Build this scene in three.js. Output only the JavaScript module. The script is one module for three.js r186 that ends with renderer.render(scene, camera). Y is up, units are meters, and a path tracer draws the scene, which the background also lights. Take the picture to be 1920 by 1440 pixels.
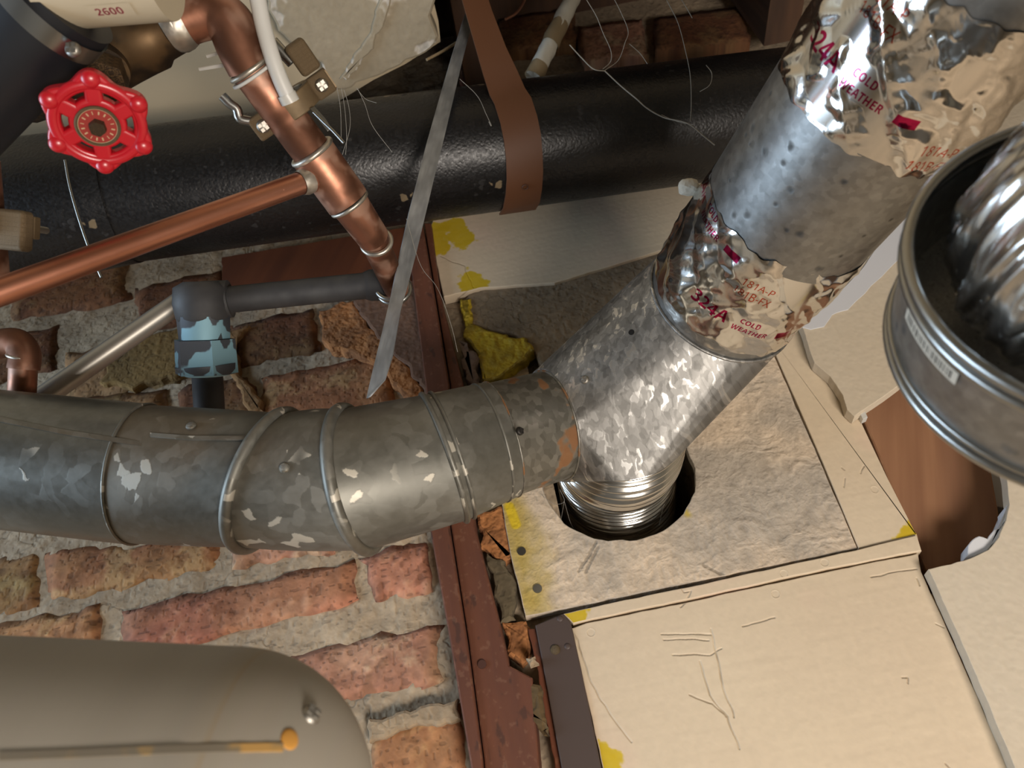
import * as THREE from 'three';
import { RectAreaLightUniformsLib } from 'three/addons/lights/RectAreaLightUniformsLib.js';
import { ConvexGeometry } from 'three/addons/geometries/ConvexGeometry.js';
import { RoundedBoxGeometry } from 'three/addons/geometries/RoundedBoxGeometry.js';
import { mergeGeometries, mergeVertices, toCreasedNormals } from 'three/addons/utils/BufferGeometryUtils.js';

RectAreaLightUniformsLib.init();
const V = (x, y, z) => new THREE.Vector3(x, y, z);
const scene = new THREE.Scene();

// ---------------------------------------------------------------- camera: held low in a utility room, tilted up 38 degrees and rolled
const EYE = V(0, 1.5, 0), FOCAL = 1442, PITCH = THREE.MathUtils.degToRad(38), ROLL = Math.atan2(364, 1808);
const FWD = V(0, Math.sin(PITCH), -Math.cos(PITCH)), UP0 = V(0, Math.cos(PITCH), Math.sin(PITCH)), RT0 = V(1, 0, 0);
const RIGHT = RT0.clone().multiplyScalar(Math.cos(ROLL)).addScaledVector(UP0, -Math.sin(ROLL));
const UPV = RT0.clone().multiplyScalar(Math.sin(ROLL)).addScaledVector(UP0, Math.cos(ROLL));
const camera = new THREE.PerspectiveCamera(2 * THREE.MathUtils.radToDeg(Math.atan(720 / FOCAL)), 4 / 3, 0.02, 30);
camera.position.copy(EYE); camera.up.copy(UPV); camera.lookAt(EYE.clone().add(FWD));
camera.focus = 0.62; camera.userData.fStop = 10;
scene.add(camera);

// ---------------------------------------------------------------- light: daylight from a window along the wall, a warm work lamp standing low beside the camera
scene.background = new THREE.Color(0x9fb6d6);
const renderer = new THREE.WebGLRenderer({ antialias: true });
renderer.toneMapping = THREE.LinearToneMapping;
renderer.toneMappingExposure = 1.0;
renderer.shadowMap.enabled = true;
const WIN = { x: -1.7, y: 1.75, z: -0.03, w: 1.1, h: 0.95 };
const dayLight = new THREE.RectAreaLight(new THREE.Color(0.62, 0.8, 1.0), 9, WIN.w - 0.1, WIN.h - 0.1);
dayLight.position.set(WIN.x + 0.03, WIN.y, WIN.z); dayLight.lookAt(0, WIN.y, WIN.z); dayLight.name = 'window_daylight'; scene.add(dayLight);
const LAMP = { at: V(0.42, 0.62, 0.3), to: V(0.08, 1.85, -0.64), w: 0.5, h: 0.34 };
const lampLight = new THREE.RectAreaLight(new THREE.Color(1.0, 0.9, 0.8), 42, LAMP.w, LAMP.h);
const LDIR = LAMP.to.clone().sub(LAMP.at).normalize(); lampLight.position.copy(LAMP.at).addScaledVector(LDIR, 0.012); lampLight.lookAt(LAMP.to); lampLight.name = 'lamp_panel_glow'; scene.add(lampLight);

// ---------------------------------------------------------------- survey helpers: a sighting and a distance (or a surface) give a place in the room
const ray = (px, py) => FWD.clone().addScaledVector(RIGHT, (px - 960) / FOCAL).addScaledVector(UPV, (720 - py) / FOCAL);
const at = (px, py, d) => EYE.clone().addScaledVector(ray(px, py), d);
const WALL = -0.645, CEIL = 2.36;
const onWall = (px, py, z = WALL) => { const r = ray(px, py); return EYE.clone().addScaledVector(r, z / r.z); };
const onCeil = (px, py, y = CEIL) => { const r = ray(px, py); return EYE.clone().addScaledVector(r, (y - EYE.y) / r.y); };
function onCyl(px, py, A, ax, r) {
  const d = ray(px, py), m = EYE.clone().sub(A);
  const dp = d.clone().addScaledVector(ax, -d.dot(ax)), mp = m.clone().addScaledVector(ax, -m.dot(ax));
  const a = dp.dot(dp), b = 2 * dp.dot(mp), c = mp.dot(mp) - r * r, D = Math.max(0, b * b - 4 * a * c);
  return EYE.clone().addScaledVector(d, (-b - Math.sqrt(D)) / 2 / a);
}

// ---------------------------------------------------------------- noise
const hash = (x, y, s = 0) => { let h = Math.imul(x | 0, 374761393) + Math.imul(y | 0, 668265263) + Math.imul(s | 0, 1442695041) | 0; h = Math.imul(h ^ (h >>> 13), 1274126177); h ^= h >>> 16; h = Math.imul(h, 0x85ebca6b); h ^= h >>> 15; return (h >>> 0) / 4294967296; };
const TBL = new Float32Array(65536); for (let k = 0; k < 65536; k++) TBL[k] = hash(k, 5, 1);
const sm = (t) => t * t * (3 - 2 * t);
const sst = (a, b, x) => sm(Math.min(1, Math.max(0, (x - a) / (b - a))));
const mixn = (a, b, t) => a + (b - a) * t;
const mix3 = (a, b, t) => [mixn(a[0], b[0], t), mixn(a[1], b[1], t), mixn(a[2], b[2], t)];
function vn(x, y, s = 0) {
  const i = Math.floor(x), j = Math.floor(y), u = sm(x - i), v = sm(y - j), o = Math.imul(s, 40503);
  const a = Math.imul(j, 7919) + Math.imul(i, 31337) + o, b = a + 31337, c = a + 7919, d = c + 31337;
  const p = TBL[a & 65535], q = TBL[b & 65535], r = TBL[c & 65535], t = TBL[d & 65535];
  const m = p + (q - p) * u; return m + (r + (t - r) * u - m) * v;
}
const fbm = (x, y, o = 4, s = 0) => { let a = 0, w = 0.5, t = 0; for (let k = 0; k < o; k++) { a += w * vn(x, y, s + k * 17); t += w; x = x * 2.03 + 5.1; y = y * 2.03 + 1.7; w *= 0.5; } return a / t; };
function voro(x, y, s = 0) {                      // nearest cell: [distance, second distance, id]
  const i = Math.floor(x), j = Math.floor(y); let d1 = 9, d2 = 9, id = 0;
  for (let a = -1; a < 2; a++) for (let b = -1; b < 2; b++) {
    const px = i + a + hash(i + a, j + b, s), py = j + b + hash(i + a, j + b, s + 9), d = Math.hypot(px - x, py - y);
    if (d < d1) { d2 = d1; d1 = d; id = hash(i + a, j + b, s + 31); } else if (d < d2) d2 = d;
  }
  return [d1, d2, id];
}
function facet(x, y, s = 0) {                     // piecewise flat: heights on a triangle lattice
  const k = (x + y) * 0.3660254, i = Math.floor(x + k), j = Math.floor(y + k), t = (i + j) * 0.2113249, x0 = x - i + t, y0 = y - j + t;
  const u = x0 + (x0 + y0) * 0.3660254, v = y0 + (x0 + y0) * 0.3660254;
  const h00 = hash(i, j, s), h11 = hash(i + 1, j + 1, s);
  if (u > v) { const h10 = hash(i + 1, j, s); return h00 + (h10 - h00) * u + (h11 - h10) * v; }
  const h01 = hash(i, j + 1, s); return h00 + (h01 - h00) * v + (h11 - h01) * u;
}
const segDist = (x, y, ax, ay, bx, by) => { const dx = bx - ax, dy = by - ay, t = Math.max(0, Math.min(1, ((x - ax) * dx + (y - ay) * dy) / (dx * dx + dy * dy + 1e-12))); return Math.hypot(x - ax - dx * t, y - ay - dy * t); };
let rs = 7; const rnd = () => hash(rs++, 3, 77);

// ---------------------------------------------------------------- materials
// A computed surface: fn(x, y in metres) -> { c: [r,g,b] 0..255 sRGB, r: roughness, h: height 0..1, m: metalness }
function surface(name, size, metres, fn, o = {}) {
  const n = size, c = new Uint8Array(n * n * 4), rm = new Uint8Array(n * n * 4), hm = new Uint8Array(n * n * 4);
  const [ox, oy] = o.origin || [0, 0];
  for (let j = 0; j < n; j++) for (let i = 0; i < n; i++) {
    const s = fn(ox + (i + 0.5) / n * metres, oy + (j + 0.5) / n * metres), k = (j * n + i) * 4;
    for (let q = 0; q < 3; q++) c[k + q] = Math.max(0, Math.min(255, s.c[q]));
    c[k + 3] = rm[k + 3] = hm[k + 3] = 255;
    rm[k] = 255; rm[k + 1] = Math.max(0, Math.min(255, s.r * 255)); rm[k + 2] = Math.max(0, Math.min(255, (s.m ?? 0) * 255));
    hm[k] = hm[k + 1] = hm[k + 2] = Math.max(0, Math.min(255, (s.h ?? 0.5) * 255));
  }
  const tex = (d, srgb) => { const t = new THREE.DataTexture(d, n, n, THREE.RGBAFormat); t.magFilter = THREE.LinearFilter; t.minFilter = THREE.LinearFilter; t.wrapS = t.wrapT = THREE.MirroredRepeatWrapping; t.repeat.set(1 / metres, 1 / metres); t.offset.set(-ox / metres, -oy / metres); if (srgb) t.colorSpace = THREE.SRGBColorSpace; t.needsUpdate = true; return t; };
  const m = new THREE.MeshStandardMaterial({ name, map: tex(c, true), roughness: 1, roughnessMap: tex(rm), metalness: o.metal ? 1 : 0, side: THREE.DoubleSide });
  if (o.metal) m.metalnessMap = m.roughnessMap;
  if (o.bump) { m.bumpMap = tex(hm); m.bumpScale = o.bump; }
  return m;
}
const plain = (name, c, r, m = 0, x = {}) => new THREE.MeshStandardMaterial({ name, color: c, roughness: r, metalness: m, side: THREE.DoubleSide, ...x });
const tint = (m, c, name) => { const k = m.clone(); k.color = new THREE.Color(c); if (name) k.name = name; return k; };
const g3 = (v, a = 0, b = 0) => [v, v + a, v + b];

const M = {};
M.galv = surface('galvanised spangle', 1024, 0.5, (x, y) => {
  const wx = x + 0.004 * (vn(x * 260, y * 260, 4) - 0.5), wy = y + 0.004 * (vn(x * 260, y * 260, 5) - 0.5);
  const a = voro(wx * 150, wy * 150, 3), b = voro(wx * 330, wy * 330, 6), n = fbm(x * 22, y * 22, 4, 8), fl = a[2] * 0.6 + b[2] * 0.4;
  const bright = sst(0.72, 0.9, fl), v = 140 + 60 * (fl - 0.5) + 40 * (n - 0.5) + 44 * bright;
  return { c: [v, v - 1, v - 4], r: 0.54 - 0.2 * bright + 0.1 * (n - 0.5), h: 0.4 + 0.3 * fl + 0.2 * n, m: 0.9 };
}, { metal: true, bump: 0.00025 });
M.galvBand = surface('grey galvanised band', 512, 0.4, (x, y) => {
  const n = fbm(x * 120, y * 120, 4, 12), p = voro(x * 95, y * 95, 15), pit = (p[2] > 0.86) * sst(0.1 + 2.2 * (p[2] - 0.86), 0.06, p[0] * (0.7 + 0.6 * vn(x * 400, y * 400, 3))), sp = voro(x * 260, y * 260, 2)[2];
  const v = 150 + 30 * (n - 0.5) + 18 * (sp - 0.5) - 40 * pit;
  return { c: [v, v, v - 2], r: 0.42 + 0.12 * (n - 0.5) + 0.2 * pit, h: 0.6 + 0.25 * (n - 0.5) + 0.1 * sp - 0.5 * pit, m: 0.92 };
}, { metal: true, bump: 0.0003 });
M.oldGalv = surface('weathered galvanised steel', 1024, 0.55, (x, y) => {
  const wx = x + 0.012 * (fbm(x * 70, y * 70, 3, 1) - 0.5), wy = y + 0.012 * (fbm(x * 70, y * 70, 3, 2) - 0.5);
  const a = voro(wx * 55, wy * 55, 21), b = voro(wx * 110, wy * 110, 24), n = fbm(x * 14, y * 14, 4, 27), g = fbm(x * 260, y * 260, 3, 29);
  const flake = sst(0.9, 0.93, a[2] * 0.55 + b[2] * 0.5 + (n - 0.5) * 0.35), pale = sst(0.45, 0.9, b[2] * 0.45 + n * 0.75), brown = sst(0.55, 0.75, fbm(x * 9 + 40, y * 9, 3, 33));
  let v = 112 + 14 * pale + 14 * (g - 0.5) + 34 * (n - 0.5);
  let c = mix3([v, v - 1, v - 8], [v + 6, v - 8, v - 26], brown * 0.55);
  c = mix3(c, [196, 190, 176], flake * 0.85);
  return { c, r: 0.46 + 0.12 * pale + 0.1 * (g - 0.5), h: 0.45 + 0.2 * pale + 0.25 * flake + 0.1 * g, m: 0.6 - 0.2 * flake };
}, { metal: true, bump: 0.00022 });
M.rustGalv = surface('galvanised collar with rust', 512, 0.3, (x, y) => {
  const a = voro(x * 180, y * 180, 3), n = fbm(x * 45, y * 45, 4, 41), r = sst(0.62, 0.7, n);
  const v = 132 + 34 * (a[2] - 0.5); const c = mix3([v, v - 2, v - 10], [126, 82, 46], r * 0.85);
  return { c, r: 0.5 + 0.3 * r, h: 0.4 + 0.2 * a[2] + 0.2 * r, m: 0.85 - 0.7 * r };
}, { metal: true, bump: 0.0003 });
M.black = surface('black painted iron', 512, 0.25, (x, y) => {
  const n = fbm(x * 500, y * 500, 3, 3), d = sst(0.74, 0.8, fbm(x * 120, y * 120, 4, 7)), chip = sst(0.85, 0.87, fbm(x * 42, y * 42, 4, 9));
  let c = mix3([15, 14, 15], [44, 39, 33], d * 0.5); c = mix3(c, [120, 104, 80], chip);
  return { c, r: 0.4 + 0.25 * (n - 0.5) + 0.3 * d, h: n };
}, { bump: 0.0003 });
M.copper = surface('tarnished copper', 512, 0.3, (x, y) => {
  const n = fbm(x * 30, y * 30, 4, 51), f = fbm(x * 160, y * 160, 3, 52), dk = sst(0.5, 0.72, n), pale = sst(0.62, 0.75, fbm(x * 38, y * 38, 4, 57));
  let c = mix3([160, 112, 90], [98, 66, 50], dk); c = mix3(c, [164, 134, 116], pale * 0.6);
  return { c, r: 0.42 + 0.2 * dk + 0.15 * (f - 0.5) + 0.1 * pale, h: f, m: 0.85 - 0.4 * pale };
}, { metal: true, bump: 0.0001 });
M.copperClean = surface('bright copper', 256, 0.3, (x, y) => {
  const n = fbm(x * 40, y * 12, 4, 61); return { c: mix3([208, 146, 120], [170, 114, 90], sst(0.35, 0.75, n)), r: 0.3 + 0.12 * n, h: n, m: 0.97 };
}, { metal: true });
M.solder = surface('solder', 128, 0.1, (x, y) => { const n = fbm(x * 140, y * 140, 3, 71); return { c: [188 + 40 * (n - 0.5), 182 + 40 * (n - 0.5), 170 + 40 * (n - 0.5)], r: 0.3 + 0.25 * n, h: n, m: 0.9 }; }, { metal: true, bump: 0.0008 });
M.brass = surface('dirty brass', 256, 0.15, (x, y) => { const n = fbm(x * 60, y * 60, 4, 81); return { c: mix3([92, 72, 48], [52, 42, 32], sst(0.35, 0.65, n)), r: 0.45 + 0.2 * n, h: n, m: 0.75 }; }, { metal: true, bump: 0.0003 });
M.bronze = surface('bronze clamp', 256, 0.12, (x, y) => { const n = fbm(x * 90, y * 90, 4, 84); return { c: mix3([132, 112, 84], [92, 78, 58], n), r: 0.5 + 0.15 * n, h: n, m: 0.55 }; }, { metal: true, bump: 0.0003 });
M.brick = surface('brick', 1024, 0.8, (x, y) => {
  const n = fbm(x * 18, y * 18, 4, 91), f = fbm(x * 150, y * 150, 4, 92), w = sst(0.5, 0.7, fbm(x * 26 + 3, y * 30, 5, 95) + 0.25 * (f - 0.5)), dk = sst(0.6, 0.72, fbm(x * 75, y * 75, 4, 97)), pt = sst(0.7, 0.8, vn(x * 330, y * 330, 98)), ol = sst(0.5, 0.7, fbm(x * 11, y * 13, 3, 99));
  let c = mix3([184, 146, 122], [160, 118, 98], sst(0.35, 0.65, n)); c = mix3(c, [158, 136, 98], ol * 0.4); c = mix3(c, [180, 160, 134], w * 0.75); c = mix3(c, [112, 80, 58], dk * 0.45);
  const k = (1 + 0.36 * (f - 0.5)) * (1 - 0.14 * pt); return { c: [c[0] * k, c[1] * k, c[2] * k], r: 0.93, h: 0.55 * f + 0.3 * n + 0.15 * w - 0.2 * pt };
}, { bump: 0.0022 });
M.mortar = surface('lime mortar', 1024, 0.8, (x, y) => {
  const n = fbm(x * 20, y * 20, 4, 101), f = fbm(x * 190, y * 190, 4, 102), cr = sst(0.012, 0.0, Math.abs(fbm(x * 22, y * 22, 4, 104) - 0.5)) * vn(x * 30, y * 30, 105), pt = sst(0.72, 0.82, vn(x * 300, y * 300, 107));
  const v = 150 + 46 * (n - 0.5) + 36 * (f - 0.5) - 30 * cr - 14 * pt; return { c: [v * 1.1, v * 0.98, v * 0.82], r: 0.95, h: 0.6 * f + 0.4 * n - 0.3 * cr - 0.15 * pt };
}, { bump: 0.0022 });
M.clay = surface('crumbly clay render', 256, 0.2, (x, y) => { const n = fbm(x * 70, y * 70, 5, 111), f = fbm(x * 240, y * 240, 3, 112); return { c: mix3([182, 122, 72], [128, 84, 50], sst(0.3, 0.7, n) * 0.7 + 0.3 * f), r: 0.95, h: 0.5 * n + 0.5 * f }; }, { bump: 0.006 });
M.render = surface('brown render', 256, 0.25, (x, y) => { const n = fbm(x * 40, y * 40, 4, 121), f = fbm(x * 260, y * 260, 3, 122); const c = mix3([128, 96, 76], [98, 72, 56], n); const k = 1 + 0.25 * (f - 0.5); return { c: [c[0] * k, c[1] * k, c[2] * k], r: 0.9, h: f }; }, { bump: 0.0012 });
M.redWood = surface('red brown painted wood', 512, 0.5, (x, y) => {
  const g = fbm(x * 160 + 2 * fbm(x * 8, y * 8, 2, 131), y * 9, 4, 132), n = fbm(x * 30, y * 30, 4, 133), sc = sst(0.72, 0.78, fbm(x * 130, y * 60, 4, 135)), dust = sst(0.68, 0.75, fbm(x * 210, y * 210, 3, 137));
  let c = mix3([112, 66, 44], [84, 48, 34], 0.6 * g + 0.4 * n); c = mix3(c, [68, 42, 32], sc * 0.7); c = mix3(c, [150, 120, 98], dust * 0.25);
  return { c, r: 0.62 + 0.2 * n, h: 0.6 * g + 0.4 * n };
}, { bump: 0.0007 });
M.bareWood = surface('bare pine', 512, 0.5, (x, y) => {
  const u = x * 0.92 + y * 0.4, v = -x * 0.4 + y * 0.92;
  const g = fbm(u * 95 + 3 * fbm(u * 5, v * 2, 2, 141), v * 4, 4, 142), b = sst(0.4, 0.7, fbm(u * 24, v * 1.6, 3, 144));
  let c = mix3([178, 136, 102], [134, 94, 68], g); c = mix3(c, [112, 76, 56], b * 0.6); return { c, r: 0.7, h: g };
}, { bump: 0.0005 });
M.darkWood = surface('old joist timber', 256, 0.5, (x, y) => { const g = fbm(x * 90, y * 7, 4, 151); return { c: mix3([92, 64, 44], [54, 38, 28], g), r: 0.85, h: g }; }, { bump: 0.001 });
M.plaster = surface('broken cream plaster', 512, 0.5, (x, y) => {
  const n = fbm(x * 22, y * 22, 4, 161), f = fbm(x * 200, y * 200, 3, 162), br = sst(0.6, 0.64, fbm(x * 16 + 9, y * 16, 5, 164));
  let c = mix3([164, 152, 130], [148, 136, 114], n); c = mix3(c, [214, 210, 204], br * 0.6); const k = 1 + 0.1 * (f - 0.5) + br * 0.25 * (f - 0.5); return { c: [c[0] * k, c[1] * k, c[2] * k], r: 0.9, h: 0.5 + 0.3 * (n - 0.5) - 0.3 * br + 0.2 * (f - 0.5) };
}, { bump: 0.003 });
M.ceilPaint = surface('cream ceiling paint', 256, 1.2, (x, y) => { const n = fbm(x * 8, y * 8, 4, 171); return { c: mix3([190, 174, 146], [180, 164, 136], n), r: 0.85, h: n }; });
M.drywall = surface('cream painted drywall', 512, 0.7, (x, y) => { const n = fbm(x * 14, y * 14, 4, 181), f = fbm(x * 330, y * 330, 2, 182); const c = mix3([206, 194, 174], [198, 184, 162], n), k = 1 + 0.05 * (f - 0.5); return { c: [c[0] * k, c[1] * k, c[2] * k], r: 0.82, h: f }; }, { bump: 0.0003 });
M.roomWall = plain('room wall paint', 0xb7ab95, 0.9); M.concrete = plain('concrete floor', 0x9a958c, 0.9);
M.steel = plain('steel', 0xa8a8a4, 0.3, 1); M.screw = plain('zinc screw', 0x9c9890, 0.48, 1); M.darkSteel = plain('dark steel', 0x3a3836, 0.5, 0.8);
M.white = plain('white plastic', 0xc2c2be, 0.45); M.ragWhite = plain('white painted sheath', 0xcfcabc, 0.7); M.tan = plain('tan tape', 0x8f7c5e, 0.75);
M.red = new THREE.MeshPhysicalMaterial({ name: 'glossy red enamel', color: 0xb31020, roughness: 0.38, clearcoat: 0.5, clearcoatRoughness: 0.25, side: THREE.DoubleSide });
M.silk = plain('cobweb', 0x8f8a80, 0.9);

// ---------------------------------------------------------------- building blocks
const taken = {};
const numbered = (n) => { taken[n] = (taken[n] ?? -1) + 1; return taken[n] ? `${n}_${String(taken[n]).padStart(3, '0')}` : n; };
function thing(name, label, category, base, group) {
  const o = new THREE.Group(); o.name = numbered(name); o.position.copy(base); o.userData = { label, category }; if (group) o.userData.group = group; scene.add(o); return o;
}
function struct(name, base = V(0, 0, 0), label) { const o = new THREE.Group(); o.name = name; o.position.copy(base); o.userData = { kind: 'structure', category: name.split('_')[0] }; if (label) o.userData.label = label; scene.add(o); return o; }
const worldPos = (o) => { const p = V(0, 0, 0); for (let q = o; q && q !== scene; q = q.parent) p.add(q.position); return p; };
function part(name, geo, mat, parent, label) {
  const g = Array.isArray(geo) ? mergeGeometries(geo.map((k) => { const q = k.index ? k.toNonIndexed() : k; for (const a of Object.keys(q.attributes)) if (!['position', 'normal', 'uv'].includes(a)) q.deleteAttribute(a); return q; })) : geo;
  const p = worldPos(parent); g.translate(-p.x, -p.y, -p.z);
  const m = new THREE.Mesh(g, mat); m.name = name; m.castShadow = m.receiveShadow = true; if (label) m.userData.label = label; parent.add(m); return m;
}
function frameOf(axis, hint = V(0, 1, 0)) { const z = axis.clone().normalize(); let x = hint.clone().cross(z); if (x.length() < 1e-4) x = V(1, 0, 0).cross(z); x.normalize(); return [x, z.clone().cross(x), z]; }
function place(geo, pos, zdir, xdir) {            // local z along zdir, local x near xdir
  const z = zdir.clone().normalize(), x = xdir.clone().addScaledVector(z, -xdir.dot(z)).normalize(), y = z.clone().cross(x);
  return geo.applyMatrix4(new THREE.Matrix4().makeBasis(x, y, z).setPosition(pos));
}
// a round tube through stations; o.normals: section planes, o.caps, o.disp(theta, s): extra radius; uv in metres
function sweep(pts, rad, o = {}) {
  const seg = o.seg ?? 40, n = pts.length, pos = [], uv = [], idx = []; let s = 0, X = null;
  const R0 = Array.isArray(rad) ? rad[0] : rad;
  for (let i = 0; i < n; i++) {
    const t = o.normals ? o.normals[i].clone().normalize() : pts[Math.min(n - 1, i + 1)].clone().sub(pts[Math.max(0, i - 1)]).normalize();
    if (!X) X = frameOf(t, o.hint ?? V(0, 1, 0))[0]; else X = X.clone().addScaledVector(t, -X.dot(t)).normalize();
    const Y = t.clone().cross(X), r = Array.isArray(rad) ? rad[i] : rad; if (i) s += pts[i].distanceTo(pts[i - 1]);
    for (let k = 0; k <= seg; k++) { const a = k / seg * Math.PI * 2, rr = r + (o.disp ? o.disp(k === seg ? 0 : a, s) : 0); const p = pts[i].clone().addScaledVector(X, Math.cos(a) * rr).addScaledVector(Y, Math.sin(a) * rr); pos.push(p.x, p.y, p.z); uv.push(a * R0 + (o.u0 ?? 0), s + (o.v0 ?? 0)); }
  }
  for (let i = 0; i < n - 1; i++) for (let k = 0; k < seg; k++) { const a = i * (seg + 1) + k, b = a + seg + 1; idx.push(a, a + 1, b, b, a + 1, b + 1); }
  if (o.caps) for (const i of [0, n - 1]) { const c = pos.length / 3; pos.push(pts[i].x, pts[i].y, pts[i].z); uv.push(0, 0); const base = pos.length / 3; for (let k = 0; k <= seg; k++) { const q = (i * (seg + 1) + k) * 3; pos.push(pos[q], pos[q + 1], pos[q + 2]); uv.push(uv[(q / 3) * 2], uv[(q / 3) * 2 + 1]); } for (let k = 0; k < seg; k++) i ? idx.push(c, base + k, base + k + 1) : idx.push(c, base + k + 1, base + k); }
  const g = new THREE.BufferGeometry(); g.setAttribute('position', new THREE.Float32BufferAttribute(pos, 3)); g.setAttribute('uv', new THREE.Float32BufferAttribute(uv, 2)); g.setIndex(idx); g.computeVertexNormals();
  const N = g.attributes.normal; for (let i = 0; i < n; i++) { const a = i * (seg + 1), b = a + seg, q = V(N.getX(a) + N.getX(b), N.getY(a) + N.getY(b), N.getZ(a) + N.getZ(b)).normalize(); N.setXYZ(a, q.x, q.y, q.z); N.setXYZ(b, q.x, q.y, q.z); }
  return g;
}
const lerpPts = (a, b, n) => Array.from({ length: n + 1 }, (_, i) => a.clone().lerp(b, i / n));
const curve = (pts, n) => new THREE.CatmullRomCurve3(pts, false, 'centripetal').getPoints(n);
function ringBead(c, axis, R, r) { const g = new THREE.TorusGeometry(R, r, 10, 72), u = g.attributes.uv; for (let i = 0; i < u.count; i++) u.setXY(i, u.getX(i) * R * 6.28, u.getY(i) * r * 6.28); return place(g, c, axis, frameOf(axis)[0]); }
function screwHead(c, n, r, xdir = RIGHT) {       // pan head with a cross cut by four raised quarters
  const prof = [[0.0001, 0.55 * r], [r * 0.55, 0.5 * r], [r * 0.85, 0.3 * r], [r, 0], [r, -0.3 * r]].map(([a, b]) => new THREE.Vector2(a, b));
  const g = [new THREE.LatheGeometry(prof, 20).rotateX(Math.PI / 2)];
  for (let k = 0; k < 4; k++) g.push(new THREE.BoxGeometry(r * 0.5, r * 0.5, r * 0.16).translate(r * 0.36, r * 0.36, r * 0.48).rotateZ(k * Math.PI / 2));
  return g.map((q) => place(q, c, n, xdir));
}
// outline on a plane, its edges broken up, pushed back as a slab
function ragged(pts, step, amp, seed) {
  const out = [];
  for (let i = 0; i < pts.length; i++) { const [ax, ay] = pts[i], [bx, by] = pts[(i + 1) % pts.length], L = Math.hypot(bx - ax, by - ay), n = Math.max(1, Math.round(L / step)), nx = -(by - ay) / L, ny = (bx - ax) / L;
    for (let k = 0; k < n; k++) { const t = k / n, e = (fbm((ax + (bx - ax) * t) * 90, (ay + (by - ay) * t) * 90, 3, seed) - 0.5) * 2 * amp; out.push(new THREE.Vector2(ax + (bx - ax) * t + nx * e, ay + (by - ay) * t + ny * e)); } }
  return out;
}
function slab(pix, z, thick, o = {}) {            // pix: sightings of the corners on the plane z
  const pts = pix.map(([x, y]) => { const p = onWall(x, y, z); return [p.x, p.y]; });
  const shape = new THREE.Shape(o.amp ? ragged(pts, o.step ?? 0.006, o.amp, o.seed ?? 1) : pts.map((p) => new THREE.Vector2(...p)));
  for (const h of o.holes ?? []) shape.holes.push(new THREE.Path(h));
  const bv = o.bevel ?? 0.0008;
  const g = new THREE.ExtrudeGeometry(shape, { depth: thick - 2 * bv, bevelEnabled: bv > 0, bevelSize: bv, bevelOffset: -bv, bevelThickness: bv, bevelSegments: 2, curveSegments: 32 });
  return g.translate(0, 0, z - thick + bv);
}
// a flat bar through stations [left edge, right edge], with thickness
function ribbon(st, thick) {
  const pos = [], uv = [], idx = []; let s = 0;
  st.forEach(([l, r], i) => {
    const a = st[Math.max(0, i - 1)], b = st[Math.min(st.length - 1, i + 1)], t = b[0].clone().add(b[1]).sub(a[0]).sub(a[1]), n = t.cross(r.clone().sub(l)).normalize().multiplyScalar(thick / 2), w = l.distanceTo(r);
    if (i) s += l.distanceTo(st[i - 1][0]);
    const c = [l.clone().add(n), r.clone().add(n), r.clone().add(n), r.clone().sub(n), r.clone().sub(n), l.clone().sub(n), l.clone().sub(n), l.clone().add(n)];
    c.forEach((p, k) => { pos.push(p.x, p.y, p.z); uv.push([0, w, w, w, w, 0, 0, 0][k], s); });
  });
  for (let i = 0; i < st.length - 1; i++) for (let k = 0; k < 8; k += 2) { const a = i * 8 + k, b = a + 8; idx.push(a, b, a + 1, b, b + 1, a + 1); }
  const e = (st.length - 1) * 8; idx.push(0, 1, 3, 0, 3, 5, e, e + 3, e + 1, e, e + 5, e + 3);
  const g = new THREE.BufferGeometry(); g.setAttribute('position', new THREE.Float32BufferAttribute(pos, 3)); g.setAttribute('uv', new THREE.Float32BufferAttribute(uv, 2)); g.setIndex(idx); g.computeVertexNormals(); return g;
}
// one brick or stone face: four corners on the wall, uneven, with rounded arrises
function brickGeo(q, z, depth, seed, nu = 14, nv = 7, rough = 0.004) {
  const P = q.map(([x, y]) => onWall(x, y, z)), pos = [], uv = [], idx = [];
  const pt = (u, v) => P[0].clone().lerp(P[1], u).lerp(P[3].clone().lerp(P[2], u), v);
  for (let j = 0; j <= nv + 2; j++) for (let i = 0; i <= nu + 2; i++) {
    const edge = i === 0 || j === 0 || i === nu + 2 || j === nv + 2, u = Math.min(1, Math.max(0, (i - 1) / nu)), v = Math.min(1, Math.max(0, (j - 1) / nv)), p = pt(u, v);
    const e = Math.min(u * 3, (1 - u) * 3, v, 1 - v), rim = u === 0 || v === 0 || u === 1 || v === 1;
    if (rim) { p.x += (fbm(p.x * 70, p.y * 70, 3, seed) - 0.5) * 0.014; p.y += (fbm(p.x * 70 + 9, p.y * 70, 3, seed + 5) - 0.5) * 0.014; }
    p.z += (fbm(p.x * 45, p.y * 45, 3, seed + 11) - 0.5) * rough - 0.0042 * (1 - sst(0, 0.22, e)); if (edge) p.z = z - depth;
    pos.push(p.x, p.y, p.z); uv.push(p.x + seed * 0.37, p.y + seed * 0.21);
  }
  const w = nu + 3; for (let j = 0; j < nv + 2; j++) for (let i = 0; i < nu + 2; i++) { const a = j * w + i; idx.push(a, a + w, a + 1, a + 1, a + w, a + w + 1); }
  const g = new THREE.BufferGeometry(); g.setAttribute('position', new THREE.Float32BufferAttribute(pos, 3)); g.setAttribute('uv', new THREE.Float32BufferAttribute(uv, 2)); g.setIndex(idx); g.computeVertexNormals(); return g;
}
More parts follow.
